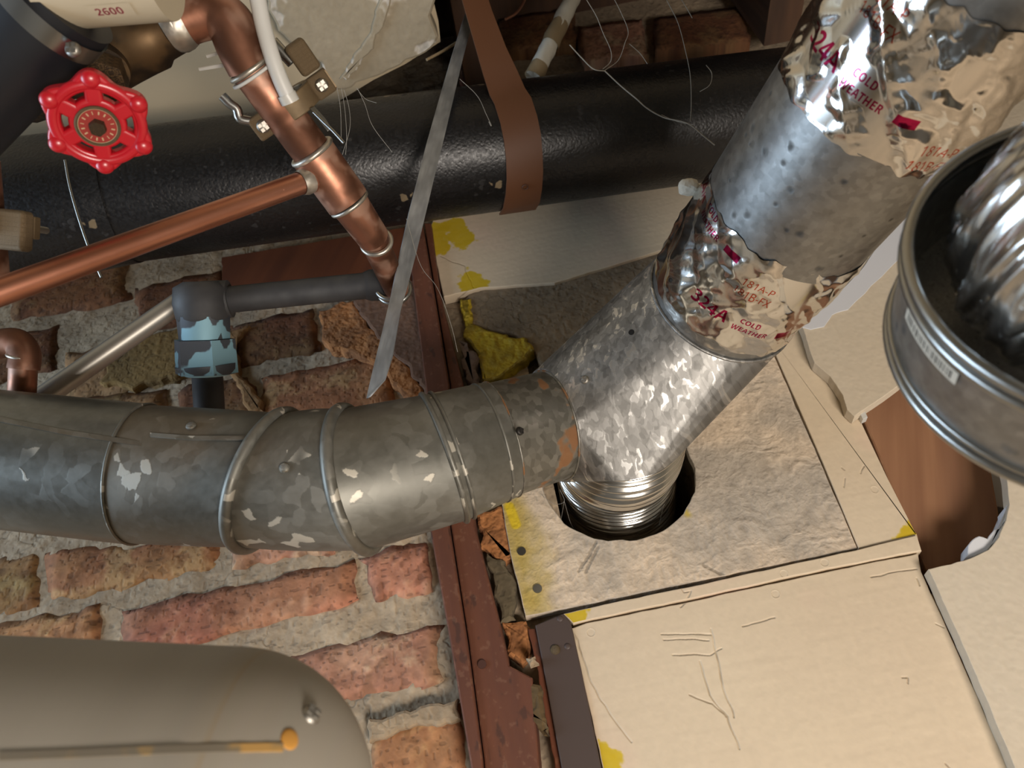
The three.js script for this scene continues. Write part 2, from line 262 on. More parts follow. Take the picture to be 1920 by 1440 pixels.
const box = (x0, x1, y0, y1, z0, z1) => { const g = new THREE.BoxGeometry(x1 - x0, y1 - y0, z1 - z0); g.translate((x0 + x1) / 2, (y0 + y1) / 2, (z0 + z1) / 2); const p = g.attributes.position, n = g.attributes.normal, u = g.attributes.uv; for (let i = 0; i < p.count; i++) Math.abs(n.getZ(i)) > 0.5 ? u.setXY(i, p.getX(i), p.getY(i)) : Math.abs(n.getY(i)) > 0.5 ? u.setXY(i, p.getX(i), p.getZ(i)) : u.setXY(i, p.getZ(i), p.getY(i)); return g; };
// ---------------------------------------------------------------- the room
const ROOM = { x0: -1.75, x1: 1.6, z1: 2.4, top: 2.78, back: WALL - 0.25 };
part('slab', box(ROOM.x0 - 0.1, ROOM.x1 + 0.1, -0.1, 0, ROOM.back, ROOM.z1 + 0.1), M.concrete, struct('floor', V(0, 0, 0), 'grey concrete floor of the utility room'));
part('plaster', box(ROOM.x1, ROOM.x1 + 0.1, 0, ROOM.top, ROOM.back, ROOM.z1), M.roomWall, struct('wall_right'));
part('plaster', box(ROOM.x0 - 0.1, ROOM.x1 + 0.1, 0, ROOM.top, ROOM.z1, ROOM.z1 + 0.1), M.roomWall, struct('wall_back'));
{
  const w = struct('wall_left'), s = new THREE.Shape([[ROOM.back, 0], [ROOM.z1, 0], [ROOM.z1, ROOM.top], [ROOM.back, ROOM.top]].map((p) => new THREE.Vector2(...p)));
  const a = WIN.w / 2, b = WIN.h / 2;
  s.holes.push(new THREE.Path([[WIN.z - a, WIN.y - b], [WIN.z + a, WIN.y - b], [WIN.z + a, WIN.y + b], [WIN.z - a, WIN.y + b]].map((p) => new THREE.Vector2(...p))));
  part('plaster', new THREE.ExtrudeGeometry(s, { depth: 0.1, bevelEnabled: false }).rotateY(-Math.PI / 2).translate(ROOM.x0, 0, 0), M.roomWall, w);
  const win = struct('window_1', V(ROOM.x0, WIN.y - b, WIN.z)), x0 = ROOM.x0 - 0.07, x1 = ROOM.x0 - 0.03, f = 0.045;
  part('frame', [box(x0, x1, WIN.y - b, WIN.y - b + f, WIN.z - a, WIN.z + a), box(x0, x1, WIN.y + b - f, WIN.y + b, WIN.z - a, WIN.z + a), box(x0, x1, WIN.y - b + f, WIN.y + b - f, WIN.z - a, WIN.z - a + f), box(x0, x1, WIN.y - b + f, WIN.y + b - f, WIN.z + a - f, WIN.z + a)], M.white, win);
  part('pane', box(ROOM.x0 - 0.053, ROOM.x0 - 0.047, WIN.y - b + f, WIN.y + b - f, WIN.z - a + f, WIN.z + a - f), new THREE.MeshPhysicalMaterial({ name: 'window glass', color: 0xffffff, roughness: 0.02, transmission: 1, thickness: 0 }), win);
}
{ // ceiling: boarded, except over the pipe run beside the wall, where it is open up to the floorboards above
  const c = struct('ceiling', V(0, CEIL, 0), 'cream painted ceiling board that stops short of the pipe run');
  const edge = [[-1.75, -0.62]];
  for (let x = -1.1; x < -0.16; x += 0.02) edge.push([x, -0.585 + 0.006 * fbm(x * 60, 0, 3, 4)]);
  for (const [px, py] of [[625, 196], [700, 150], [760, 120], [826, 78], [822, 40], [812, 0]]) { const p = onCeil(px, py); edge.push([p.x, p.z]); }
  edge.push([0.01, -0.2], [1.25, -0.2], [1.25, -0.645], [ROOM.x1, -0.645], [ROOM.x1, ROOM.z1], [ROOM.x0, ROOM.z1]);
  const s = new THREE.Shape(edge.map(([x, z]) => new THREE.Vector2(x, -z)));
  part('board', new THREE.ExtrudeGeometry(s, { depth: 0.014, bevelEnabled: false }).rotateX(-Math.PI / 2).translate(0, CEIL, 0), M.ceilPaint, c);
  part('floorboards', box(ROOM.x0 - 0.1, ROOM.x1 + 0.1, ROOM.top, ROOM.top + 0.05, ROOM.back - 0.02, ROOM.z1 + 0.1), M.darkWood, c, 'dark floorboards above the pipe run');
  for (const x of [-0.42, 0.02, 0.46, 0.9]) part('joist', box(x, x + 0.05, CEIL + 0.16, ROOM.top, WALL + 0.01, ROOM.z1), M.darkWood, c, 'dark timber joist');
}
// ---------------------------------------------------------------- the wall with the flue hole
const HOLE = onWall(1157, 884), HOLE_R = 0.0715;
const circle = (c, r, amp = 0, n = 72, seed = 5) => Array.from({ length: n }, (_, k) => { const a = k / n * Math.PI * 2, q = r + amp * (fbm(Math.cos(a) * 5 + 9, Math.sin(a) * 5 + 9, 3, seed) - 0.5); return new THREE.Vector2(c.x + Math.cos(a) * q, c.y + Math.sin(a) * q); });
const wallFront = struct('wall_front', V(0, 0, WALL), 'old brick wall with crumbly mortar behind the pipes');
{
  const s = new THREE.Shape([[ROOM.x0, 0], [ROOM.x1, 0], [ROOM.x1, ROOM.top], [ROOM.x0, ROOM.top]].map((p) => new THREE.Vector2(...p)));
  s.holes.push(new THREE.Path(circle(HOLE, HOLE_R + 0.004)));
  const cav = [[1570, 640], [1990, 560], [1990, 1130], [1725, 1090]].map(([x, y]) => { const p = onWall(x, y); return new THREE.Vector2(p.x, p.y); });
  s.holes.push(new THREE.Path(cav));
  part('masonry', new THREE.ExtrudeGeometry(s, { depth: 0.22, bevelEnabled: false }).translate(0, 0, ROOM.back + 0.01), M.mortar, wallFront);
  part('backing', box(ROOM.x0, ROOM.x1, 0, ROOM.top, ROOM.back - 0.02, ROOM.back), M.darkWood, wallFront);
  const X0 = -1.05, X1 = 0.02, Y0 = 1.5, Y1 = 2.75, nx = 214, ny = 250, g = new THREE.PlaneGeometry(X1 - X0, Y1 - Y0, nx, ny).translate((X0 + X1) / 2, (Y0 + Y1) / 2, WALL - 0.006), p = g.attributes.position, u = g.attributes.uv;
  for (let i = 0; i < p.count; i++) { const x = p.getX(i), y = p.getY(i); p.setZ(i, WALL - 0.0025 + 0.005 * (fbm(x * 45, y * 45, 4, 201) - 0.5) + 0.003 * (fbm(x * 130, y * 130, 2, 203) - 0.5)); u.setXY(i, x, y); }
  g.computeVertexNormals(); part('mortar', g, M.mortar, wallFront);
  const BR = [tint(M.brick, 0xf2d2c8, 'red brick'), tint(M.brick, 0xecd8b4, 'orange brown brick'), tint(M.brick, 0xc8c09a, 'sooty yellow brick'), tint(M.brick, 0xa48c6c, 'dark brick'), tint(M.brick, 0xfff6ee, 'pale red brick')];
  const list = [
    [[84, 1028], [415, 1008], [412, 1062], [84, 1130], 1], [[-90, 1065], [68, 1030], [66, 1135], [-90, 1168], 2], [[-70, 1180], [186, 1130], [190, 1235], [-70, 1290], 1],
    [[222, 1142], [662, 1045], [670, 1128], [224, 1232], 0], [[674, 1040], [802, 1010], [816, 1103], [704, 1118], 0], [[500, 1232], [822, 1162], [830, 1272], [505, 1345], 4],
    [[690, 1350], [866, 1310], [880, 1460], [692, 1500], 1], [[425, 1020], [620, 985], [628, 1030], [430, 1062], 4], [[210, 1300], [470, 1240], [476, 1345], [212, 1410], 0], [[300, 1420], [660, 1335], [664, 1450], [300, 1530], 0],
    [[488, 704], [738, 660], [742, 760], [488, 800], 1], [[432, 604], [588, 574], [600, 655], [438, 690], 3], [[330, 720], [470, 700], [480, 790], [330, 815], 3],
    [[120, 660], [330, 618], [338, 712], [118, 752], 2], [[-90, 640], [105, 605], [105, 690], [-90, 735], 3], [[250, 535], [415, 500], [420, 590], [252, 625], 3], [[20, 520], [235, 480], [238, 560], [20, 598], 3],
    [[-80, 760], [310, 725], [316, 830], [-80, 880], 2], [[-90, 900], [270, 850], [276, 950], [-90, 1000], 1], [[300, 850], [600, 800], [610, 900], [304, 950], 0], [[620, 800], [790, 765], [800, 870], [628, 905], 4], [[430, 930], [640, 890], [650, 970], [434, 1005], 0],
    [[860, 95], [912, 85], [916, 165], [864, 170], 0], [[1085, 45], [1205, 30], [1212, 100], [1090, 112], 4], [[930, 30], [1075, 10], [1080, 80], [935, 95], 3], [[1225, 30], [1400, 5], [1405, 75], [1230, 92], 3],
  ];
  list.forEach(([a, b, c, d, k], i) => part('brick', brickGeo([a, b, c, d], WALL + 0.0025 + 0.003 * (hash(i, 4) - 0.5), 0.03, i + 1), BR[k], wallFront));
  const sm_ = (pix, z, t, mat, seed, name = 'mortar_smear', label) => part(name, slab(pix, z, t, { amp: 0.0055, step: 0.004, seed, bevel: 0.003 }), mat, wallFront, label);
  const limewash = tint(M.mortar, 0xf4f0ea, 'white mortar');
  sm_([[690, 1350], [760, 1328], [858, 1308], [862, 1345], [790, 1355], [730, 1375], [692, 1390]], WALL + 0.008, 0.012, limewash, 11, 'mortar_smear', 'whitish mortar smeared over a brick');
  sm_([[470, 610], [440, 640], [450, 700], [486, 740], [492, 770], [462, 770], [430, 690], [430, 615]], WALL + 0.008, 0.014, tint(M.mortar, 0xd0b088, 'ochre mortar'), 15);
  sm_([[205, 640], [335, 615], [345, 700], [250, 725], [190, 715]], WALL + 0.008, 0.012, tint(M.mortar, 0xc2ab76, 'yellowed mortar'), 17);
  sm_([[597, 582], [662, 562], [704, 628], [765, 688], [800, 745], [764, 748], [716, 692], [655, 656], [612, 652], [602, 612]], WALL + 0.012, 0.017, M.clay, 19, 'clay_render', 'crumbly orange clay render along a broken edge');
  sm_([[662, 560], [792, 536], [852, 745], [798, 745], [762, 688], [704, 628]], WALL + 0.014, 0.014, M.render, 23, 'brown_render', 'flat brown render patch');
  sm_([[893, 961], [942, 948], [962, 1000], [966, 1052], [945, 1054], [905, 1025]], WALL + 0.010, 0.014, M.clay, 27, 'clay_render');
  sm_([[911, 1036], [946, 1050], [974, 1130], [966, 1160], [941, 1164]], WALL + 0.012, 0.012, tint(M.mortar, 0x9a9a90, 'grey cement'), 29, 'cement_sliver', 'grey sliver of cement');
  sm_([[939, 1166], [985, 1163], [994, 1212], [980, 1244], [955, 1226]], WALL + 0.010, 0.014, M.clay, 31, 'clay_render');
  sm_([[966, 1294], [1008, 1284], [1030, 1378], [974, 1342]], WALL + 0.022, 0.014, tint(M.mortar, 0x94876a, 'dirty mortar'), 33);
  sm_([[985, 1232], [1004, 1228], [1010, 1246], [992, 1248]], WALL + 0.026, 0.012, limewash, 35);
  sm_([[878, 552], [1000, 520], [1130, 492], [1250, 455], [1250, 570], [1100, 680], [1020, 690], [996, 650], [986, 636], [930, 620], [884, 606], [866, 560]], WALL + 0.008, 0.014, tint(M.mortar, 0xc6c4c0, 'grey mortar'), 37, 'mortar_bed', 'grey rough mortar bed under the cream board');
  const foam = surface('yellow painted mortar', 256, 0.2, (x, y) => { const n = fbm(x * 60, y * 60, 4, 211), f = fbm(x * 200, y * 200, 3, 213); return { c: mix3([186, 160, 40], [120, 100, 30], sst(0.35, 0.75, n) * 0.8 + 0.3 * (f - 0.5)), r: 0.6, h: 0.5 * n + 0.5 * f }; }, { bump: 0.007 });
  sm_([[862, 558], [882, 558], [886, 604], [932, 622], [986, 634], [1000, 655], [962, 692], [905, 720], [896, 664], [868, 622]], WALL + 0.012, 0.018, foam, 39, 'yellow_mortar', 'mortar covered in yellow paint');
  sm_([[866, 640], [890, 660], [902, 722], [880, 724], [868, 690]], WALL + 0.016, 0.018, tint(M.mortar, 0xb6aebc, 'greyish plaster'), 43);
}
// ---------------------------------------------------------------- boards fixed to the wall
{
  const t = thing('timber_trim', 'red brown painted timber upright between the bricks and the cement panel', 'trim', onWall(900, 1460));
  part('plank', slab([[760, 418], [792, 418], [842, 720], [842, 985], [875, 1198], [904, 1420], [908, 1470], [888, 1470], [844, 1206], [804, 981], [800, 740]], WALL + 0.026, 0.03, { bevel: 0.0015 }), M.redWood, t);
  part('plank', slab([[795, 418], [808, 418], [824, 547], [868, 717], [889, 981], [937, 1166], [955, 1247], [998, 1270], [1014, 1470], [911, 1470], [907, 1420], [878, 1198], [845, 985], [845, 720]], WALL + 0.022, 0.026, { bevel: 0.0015 }), M.redWood, t);
  for (const [x, y] of [[904, 1246]]) part('nail_head', place(new THREE.CylinderGeometry(0.0035, 0.0035, 0.002, 14).rotateX(Math.PI / 2), onWall(x, y, WALL + 0.0225), V(0, 0, 1), V(1, 0, 0)), plain('painted nail', 0x4a2c22, 0.6), t);
}
{ const t = thing('timber_lath', 'thin brown timber lath beside the dark steel strip', 'lath', onWall(1040, 1460)); part('lath', slab([[990, 1180], [1004, 1178], [1030, 1290], [1064, 1470], [1046, 1470], [1016, 1300]], WALL + 0.012, 0.012, { amp: 0.002, seed: 3 }), tint(M.redWood, 0xffe8c8, 'lath wood'), t); }
{ const t = thing('timber_beam', 'brown timber board in the wall under the black iron pipe', 'beam', onWall(600, 520)); part('board', slab([[415, 482], [700, 436], [765, 424], [790, 530], [700, 520], [417, 548]], WALL + 0.016, 0.02, { amp: 0.0015, seed: 8 }), tint(M.bareWood, 0x9c7458, 'brown board'), t); }
{
  const t = thing('steel_strip', 'dark brown painted steel strip with rivets beside the large cream board', 'strip', onWall(1090, 1460));
  const z = WALL + 0.016, m = plain('dark brown paint', 0x4c3f3a, 0.55);
  part('strip', slab([[1003, 1172], [1056, 1150], [1070, 1166], [1090, 1255], [1134, 1470], [1058, 1470], [1022, 1271]], z, 0.006, { bevel: 0.001 }), m, t);
  for (const [x, y, r] of [[1041, 1218, 0.0042], [1064, 1212, 0.0026], [1050, 1160, 0.0026]]) part('rivet', place(new THREE.SphereGeometry(r, 16, 8, 0, Math.PI * 2, 0, Math.PI / 2).scale(1, 0.45, 1).rotateX(Math.PI / 2), onWall(x, y, z), V(0, 0, 1), V(1, 0, 0)), r > 0.004 ? M.bronze : m, t);
}
// sightings of marks become metres on the panel
const W2 = (x, y, z) => { const p = onWall(x, y, z); return [p.x, p.y]; };
const pathDist = (x, y, pts) => { let d = 9; for (let i = 0; i < pts.length - 1; i++) d = Math.min(d, segDist(x, y, ...pts[i], ...pts[i + 1])); return d; };
{
  const z = WALL + 0.012, t = thing('cement_panel', 'grey fibrous cement panel with a round hole for the flexible pipe', 'panel', onWall(1300, 1090));
  const [ox, oy] = W2(880, 1180, z), yel = [[960, 960], [975, 1040], [990, 1120]].map((p) => W2(...p, z)), yel2 = [[955, 950], [968, 985]].map((p) => W2(...p, z)), y3 = [[1283, 955], [1290, 965]].map((p) => W2(...p, z)), scr = [[[1085, 1070], [1105, 1040], [1118, 1015]], [[1098, 1072], [1122, 1025]], [[1320, 1060], [1400, 1100]]].map((q) => q.map((p) => W2(...p, z)));
  const mat = surface('cement sheet', 1024, 0.45, (x, y) => {
    const q = 2.4 * fbm(x * 40, y * 40, 3, 220), a = fbm(x * 70 + q, y * 190 + q * 2, 4, 221), b = fbm(x * 200 - y * 80 - q, y * 120 + x * 60 + q, 4, 223), n = fbm(x * 11, y * 11, 4, 225), f = fbm(x * 420, y * 420, 2, 227);
    const pink = sst(0.3, 0.6, n); let c = mix3([174, 163, 148], [206, 187, 163], pink); const k = 1 + 0.2 * (a - 0.5) + 0.16 * (b - 0.5) + 0.08 * (f - 0.5); c = c.map((q) => q * k);
    const w = 0.03 * fbm(x * 50, y * 50, 4, 229), dy = pathDist(x, y, yel), d2 = pathDist(x, y, yel2);
    c = mix3(c, [170, 144, 56], 0.75 * sst(0.042, 0.006, dy + w - 0.006)); c = mix3(c, [214, 184, 30], sst(0.007, 0.004, d2 + w * 0.1) * 0.9); c = mix3(c, [200, 170, 40], 0.8 * sst(0.012, 0.004, pathDist(x, y, y3) + w * 0.3));
    const sd = Math.min(...scr.map((q) => pathDist(x, y, q))); c = mix3(c, [120, 110, 96], 0.5 * sst(0.0022, 0.0006, sd + 0.003 * (f - 0.5)));
    return { c, r: 0.88, h: 0.4 * a + 0.4 * b + 0.2 * f - 0.2 * sst(0.002, 0.0006, sd) };
  }, { bump: 0.0022, origin: [ox, oy] });
  part('sheet', slab([[986, 1156], [957, 1041], [941, 949], [905, 742], [1150, 690], [1440, 628], [1452, 668], [1540, 870], [1608, 1028]], z, 0.010, { bevel: 0.0008, amp: 0.0007, seed: 6, holes: [circle(onWall(1157, 884, z), HOLE_R, 0.006)] }), mat, t);
  for (const [x, y] of [[978, 1034], [1008, 1104]]) part('nail_head', place(new THREE.CylinderGeometry(0.004, 0.004, 0.0015, 14).rotateX(Math.PI / 2), onWall(x, y, z + 0.0005), V(0, 0, 1), V(1, 0, 0)), M.steel, t);
}
// cream paint with its own cracks, screw dimples and scuffs at their places
function cream(name, z, oPix, metres, cracks, dimples, o = {}) {
  const origin = W2(...oPix, z), cr = cracks.map((q) => q.map((p) => W2(...p, z))), dm = dimples.map((p) => W2(...p, z)), yl = (o.yellow ?? []).map((q) => q.map((p) => W2(...p, z)));
  return surface(name, o.size ?? 768, metres, (x, y) => {
    const n = fbm(x * 9, y * 9, 3, 241), f = fbm(x * 260, y * 260, 2, 243), br = fbm(x * 20, y * 170, 2, 245), jx = x + 0.004 * (fbm(x * 70, y * 70, 2, 247) - 0.5), jy = y + 0.004 * (fbm(x * 70, y * 70, 2, 249) - 0.5);
    let c = mix3([214, 197, 170], [206, 187, 161], n); const pk = sst(0.55, 0.75, fbm(x * 13 + 7, y * 13, 3, 251)); c = mix3(c, [214, 190, 166], pk * 0.7); c = c.map((q) => q * (1 + 0.035 * (f - 0.5)));
    let h = 0.6 + 0.12 * br + 0.08 * f;
    if (cr.length) { let d = 9; for (const q of cr) d = Math.min(d, pathDist(jx, jy, q)); const k = sst(0.0009, 0.0002, d); c = mix3(c, [140, 120, 94], k * 0.6 * vn(x * 120, y * 120, 9)); h -= 0.4 * k; }
    for (const [a, b] of dm) { const d = Math.hypot(x - a, y - b); h += 0.12 * sst(0.0042, 0.0034, d) - 0.25 * sst(0.0034, 0.003, d); }
    for (const q of yl) c = mix3(c, [198, 168, 24], sst(0.004, 0, pathDist(x, y, q) - 0.012 + 0.03 * (fbm(x * 80, y * 80, 4, 253) - 0.5)) * (0.8 + 0.2 * f));
    return { c, r: 0.66 + 0.15 * n, h };
  }, { bump: o.bump ?? 0.0016, origin });
}
{
  const z = WALL + 0.014, t = thing('cream_board', 'large cream painted board with cracked and patched paint', 'board', onWall(1400, 1470));
  const m = cream('cream paint of large board', z, [1060, 1490], 0.46, [
    [[1072, 1180], [1102, 1262], [1120, 1296], [1140, 1330], [1180, 1392]], [[1290, 1302], [1336, 1318], [1364, 1346], [1388, 1400]], [[1312, 1240], [1330, 1300], [1362, 1345]], [[1330, 1180], [1352, 1270], [1376, 1346]], [[1260, 1230], [1330, 1226], [1352, 1215]], [[1692, 1272], [1704, 1270], [1703, 1281]], [[1634, 1084], [1668, 1074], [1720, 1066]], [[1290, 1110], [1295, 1125], [1280, 1140]], [[1240, 1190], [1330, 1188]], [[1244, 1200], [1326, 1198]], [[1390, 1174], [1452, 1160]], [[1718, 1084], [1724, 1098]], [[1754, 1172], [1768, 1178]]],
    [[1454, 1114], [1108, 1186], [1545, 1056]], { yellow: [[[1122, 1425], [1130, 1470]]] });
  part('board', slab([[1072, 1177], [1100, 1168], [1296, 1127], [1553, 1071], [1722, 1037], [1728, 1072], [1826, 1290], [1906, 1470], [1136, 1470], [1090, 1258]], z, 0.012, { bevel: 0.0009, amp: 0.0006, seed: 9 }), m, t);
}
{
  const z = WALL + 0.015, t = thing('cream_batten', 'narrow cream painted batten along the lower edge of the cement panel', 'batten', onWall(1400, 1110));
  const m = cream('cream paint of batten', z, [1050, 1190], 0.46, [[[1274, 1092], [1284, 1112], [1296, 1108], [1290, 1124]], [[1240, 1100], [1250, 1104]], [[1180, 1112], [1186, 1120]]], [[1470, 1076], [1546, 1055]], { yellow: [[[1062, 1152], [1078, 1152]]] });
  part('batten', slab([[1056, 1150], [1160, 1127], [1300, 1098], [1604, 1031], [1720, 1003], [1728, 1032], [1553, 1066], [1296, 1122], [1100, 1163], [1074, 1170]], z, 0.012, { bevel: 0.0008, amp: 0.0005, seed: 10 }), m, t);
}
{
  const z = WALL + 0.0125, t = thing('cream_upright', 'cream painted upright board between the cement panel and the bare wood', 'board', onWall(1680, 1060));
  const m = cream('cream paint of upright', z, [1380, 1080], 0.52, [[[1576, 876], [1582, 882]], [[1620, 874], [1614, 888]], [[1584, 900], [1582, 912]]], [[1640, 918]], { yellow: [[[1716, 1000], [1732, 1040]]] });
  part('board', slab([[1330, 380], [1520, 380], [1560, 660], [1612, 785], [1663, 893], [1722, 1010], [1718, 1004], [1610, 1028], [1544, 870], [1456, 668], [1440, 626]], z, 0.011, { bevel: 0.0009 }), m, t);
}
{
  const z = WALL + 0.012, t = thing('cream_fascia', 'cream painted board with yellow paint on its end, just under the black pipe', 'board', onWall(1000, 540));
  const m = cream('cream paint of fascia', z, [780, 570], 0.6, [[[826, 480], [870, 500], [888, 540]]], [], { yellow: [[[816, 430], [822, 462]], [[850, 420], [868, 455]], [[884, 520], [886, 545]]] });
  part('board', slab([[806, 428], [820, 390], [1320, 280], [1330, 440], [1200, 482], [1040, 530], [900, 540], [878, 546], [832, 556], [826, 530]], z, 0.014, { bevel: 0.001, amp: 0.0008, seed: 12 }), m, t);
}
{
  const z = WALL + 0.026, t = thing('drywall_sheet', 'pale drywall sheet with a rounded cutout below the wide duct collar', 'drywall', onWall(1850, 1470));
  part('sheet', slab([[1741, 1067], [1783, 1058], [1818, 1047], [1853, 1030], [1873, 1007], [1886, 975], [1891, 945], [1888, 905], [1883, 870], [1990, 800], [2150, 800], [2150, 1490], [1925, 1490], [1826, 1255]], z, 0.0125, { amp: 0.0009, step: 0.005, seed: 14, bevel: 0.0006 }), M.drywall, t);
  const gy = plain('gypsum core', 0xd6d8dc, 0.95);
  part('torn_core', slab([[1812, 1046], [1820, 1016], [1836, 1004], [1852, 1010], [1872, 990], [1884, 960], [1888, 945], [1891, 960], [1872, 1010], [1850, 1032]], z - 0.004, 0.018, { amp: 0.003, step: 0.004, seed: 16, bevel: 0.001 }), gy, t, 'torn white gypsum core at the cutout');
}
{
  const z = WALL + 0.026, t = thing('drywall_offcut', 'upper drywall piece with a straight cut lower edge behind the wide collar', 'drywall', onWall(1620, 780));
  part('sheet', slab([[1450, 420], [1500, 600], [1527, 680], [1556, 705], [1580, 740], [1588, 768], [1602, 781], [1690, 719], [1800, 640], [2050, 520], [2050, 180], [1500, 180]], z, 0.0125, { amp: 0.0008, step: 0.005, seed: 18, bevel: 0.0006 }), M.drywall, t);
  part('cut_edge_chip', slab([[1612, 774], [1622, 770], [1627, 782], [1618, 786]], z - 0.006, 0.008, { bevel: 0.0005 }), M.white, t, 'white chip on the cut edge');
  part('lit_drywall_strip', slab([[1500, 612], [1512, 596], [1560, 560], [1620, 500], [1700, 380], [1760, 300], [1790, 330], [1730, 420], [1706, 466], [1640, 530], [1590, 580], [1560, 590], [1545, 612], [1520, 618]], z + 0.0012, 0.001, { amp: 0.0012, step: 0.006, seed: 20, bevel: 0.0002 }), plain('white strip of lit drywall', 0xcdced2, 0.8), t, 'white strip of lit drywall');  // paler strip laid on the drywall: its lit part, put into the colour
}
{ const t = thing('timber_stud', 'bare brown timber stud showing through the drywall cutout', 'stud', onWall(1760, 1080)); const z = WALL - 0.012;
  part('stud', slab([[1590, 720], [1700, 640], [1850, 830], [1880, 1000], [1860, 1090], [1745, 1090]], z, 0.05, { bevel: 0.002 }), M.bareWood, t); }
{ const t = thing('plaster_offcut', 'pale torn plaster sliver behind the stud in the cutout', 'plaster', onWall(1870, 900)); part('sliver', slab([[1796, 838], [1900, 840], [1905, 960], [1868, 950]], WALL - 0.03, 0.012, { amp: 0.002, seed: 24 }), plain('grey gypsum', 0xb9bcc2, 0.95), t); }
{ // broken plaster hanging under the ceiling edge
  const t = thing('plaster_slab', 'broken cream plaster slab with a rough white edge under the ceiling', 'plaster', onCeil(640, 60, CEIL - 0.02));
  const y = CEIL - 0.03, pts = [[470, -140], [845, -140], [824, -10], [808, 30], [826, 72], [800, 100], [740, 128], [660, 164], [612, 172], [600, 120], [560, 96], [520, 60], [500, 20]].map(([px, py]) => { const p = onCeil(px, py, y); return [p.x, -p.z]; });
  const s = new THREE.Shape(ragged(pts, 0.008, 0.005, 41));
  part('slab', new THREE.ExtrudeGeometry(s, { depth: 0.022, bevelEnabled: true, bevelSize: 0.003, bevelOffset: -0.003, bevelThickness: 0.003, bevelSegments: 2 }).rotateX(-Math.PI / 2).translate(0, y + 0.003, 0), M.plaster, t);
  const cr = ragged([[716, -20], [738, -20], [712, 60], [684, 110], [650, 150], [634, 146], [668, 100], [700, 50]].map(([px, py]) => { const p = onCeil(px, py, y - 0.003); return [p.x, -p.z]; }), 0.004, 0.004, 43);
  part('plaster_ridge', new THREE.ExtrudeGeometry(new THREE.Shape(cr), { depth: 0.005, bevelEnabled: true, bevelSize: 0.002, bevelOffset: -0.002, bevelThickness: 0.002 }).rotateX(-Math.PI / 2).translate(0, y - 0.003, 0), tint(M.plaster, 0xffffff, 'white plaster'), t, 'rough white plaster ridge');
}
{ // the work lamp, on a short stand
  const t = thing('work_lamp', 'warm work lamp on a short stand shining up at the pipes', 'lamp', V(LAMP.at.x, 0, LAMP.at.z)), x = V(0, 1, 0).cross(LDIR).normalize();
  part('housing', place(new RoundedBoxGeometry(LAMP.w + 0.04, LAMP.h + 0.04, 0.05, 3, 0.012), LAMP.at.clone().addScaledVector(LDIR, -0.026), LDIR, x), M.darkSteel, t);
  part('lamp_diffuser', place(new THREE.BoxGeometry(LAMP.w, LAMP.h, 0.004), LAMP.at.clone().addScaledVector(LDIR, 0.001), LDIR, x), plain('lamp diffuser', 0xffffff, 0.8, 0, { emissive: new THREE.Color(1, 0.9, 0.8), emissiveIntensity: 2 }), t);
  const back = LAMP.at.clone().addScaledVector(LDIR, -0.06);
  part('post', sweep([back.clone(), V(back.x, 0.45, back.z + 0.02), V(back.x, 0.02, back.z + 0.02)], 0.016, { seg: 20, caps: true }), M.darkSteel, t);
  for (let k = 0; k < 3; k++) { const a = k * 2.094 + 0.4; part('leg', sweep([V(back.x, 0.2, back.z + 0.02), V(back.x + Math.cos(a) * 0.26, 0.01, back.z + 0.02 + Math.sin(a) * 0.26)], 0.01, { seg: 14, caps: true }), M.darkSteel, t); }
}
// ---------------------------------------------------------------- ducts and flues
const metreUV = (g, a, b) => { const u = g.attributes.uv; for (let i = 0; i < u.count; i++) u.setXY(i, u.getX(i) * a, u.getY(i) * b); return g; };
const cam3 = (ix, iy, dz) => RIGHT.clone().multiplyScalar(ix).addScaledVector(UPV, -iy).addScaledVector(FWD, dz).normalize();
function hitGeo(geo, px, py) { const m = new THREE.Mesh(geo, new THREE.MeshBasicMaterial({ side: THREE.DoubleSide })); m.updateMatrixWorld(); const rc = new THREE.Raycaster(EYE, ray(px, py).normalize()); const h = rc.intersectObject(m)[0]; return h ? { p: h.point, n: h.face.normal.clone().multiplyScalar(h.face.normal.dot(FWD) > 0 ? -1 : 1) } : null; }
// a printed label bent round a cylinder: w along and h across its own print, turned by rot from the girth
function cylDecal(c, ax, r, p, w, h, rot) {
  const b0 = p.clone().sub(c).dot(ax), rad = p.clone().sub(c).addScaledVector(ax, -b0).normalize(), tan = ax.clone().cross(rad), pos = [], uv = [], idx = [], NU = 20, NV = 8;
  for (let j = 0; j <= NV; j++) for (let i = 0; i <= NU; i++) { const x = (i / NU - 0.5) * w, y = (j / NV - 0.5) * h, s = (x * Math.cos(rot) - y * Math.sin(rot)) / r, b = x * Math.sin(rot) + y * Math.cos(rot), q = c.clone().addScaledVector(ax, b0 + b).addScaledVector(rad, Math.cos(s) * r).addScaledVector(tan, Math.sin(s) * r); pos.push(q.x, q.y, q.z); uv.push(i / NU, j / NV); }
  for (let j = 0; j < NV; j++) for (let i = 0; i < NU; i++) { const a = j * (NU + 1) + i; idx.push(a, a + 1, a + NU + 1, a + 1, a + NU + 2, a + NU + 1); }
  const g = new THREE.BufferGeometry(); g.setAttribute('position', new THREE.Float32BufferAttribute(pos, 3)); g.setAttribute('uv', new THREE.Float32BufferAttribute(uv, 2)); g.setIndex(idx); g.computeVertexNormals(); return g;
}
// the galvanised duct that runs from the wye fitting towards the appliance
const DA = at(1350, 564, 0.635), DAX = at(1700, 110, 0.445).sub(DA).normalize(), DR = 0.0615;
const along = (s) => DA.clone().addScaledVector(DAX, s);
const sOf = (px, py) => onCyl(px, py, DA, DAX, DR).sub(DA).dot(DAX);

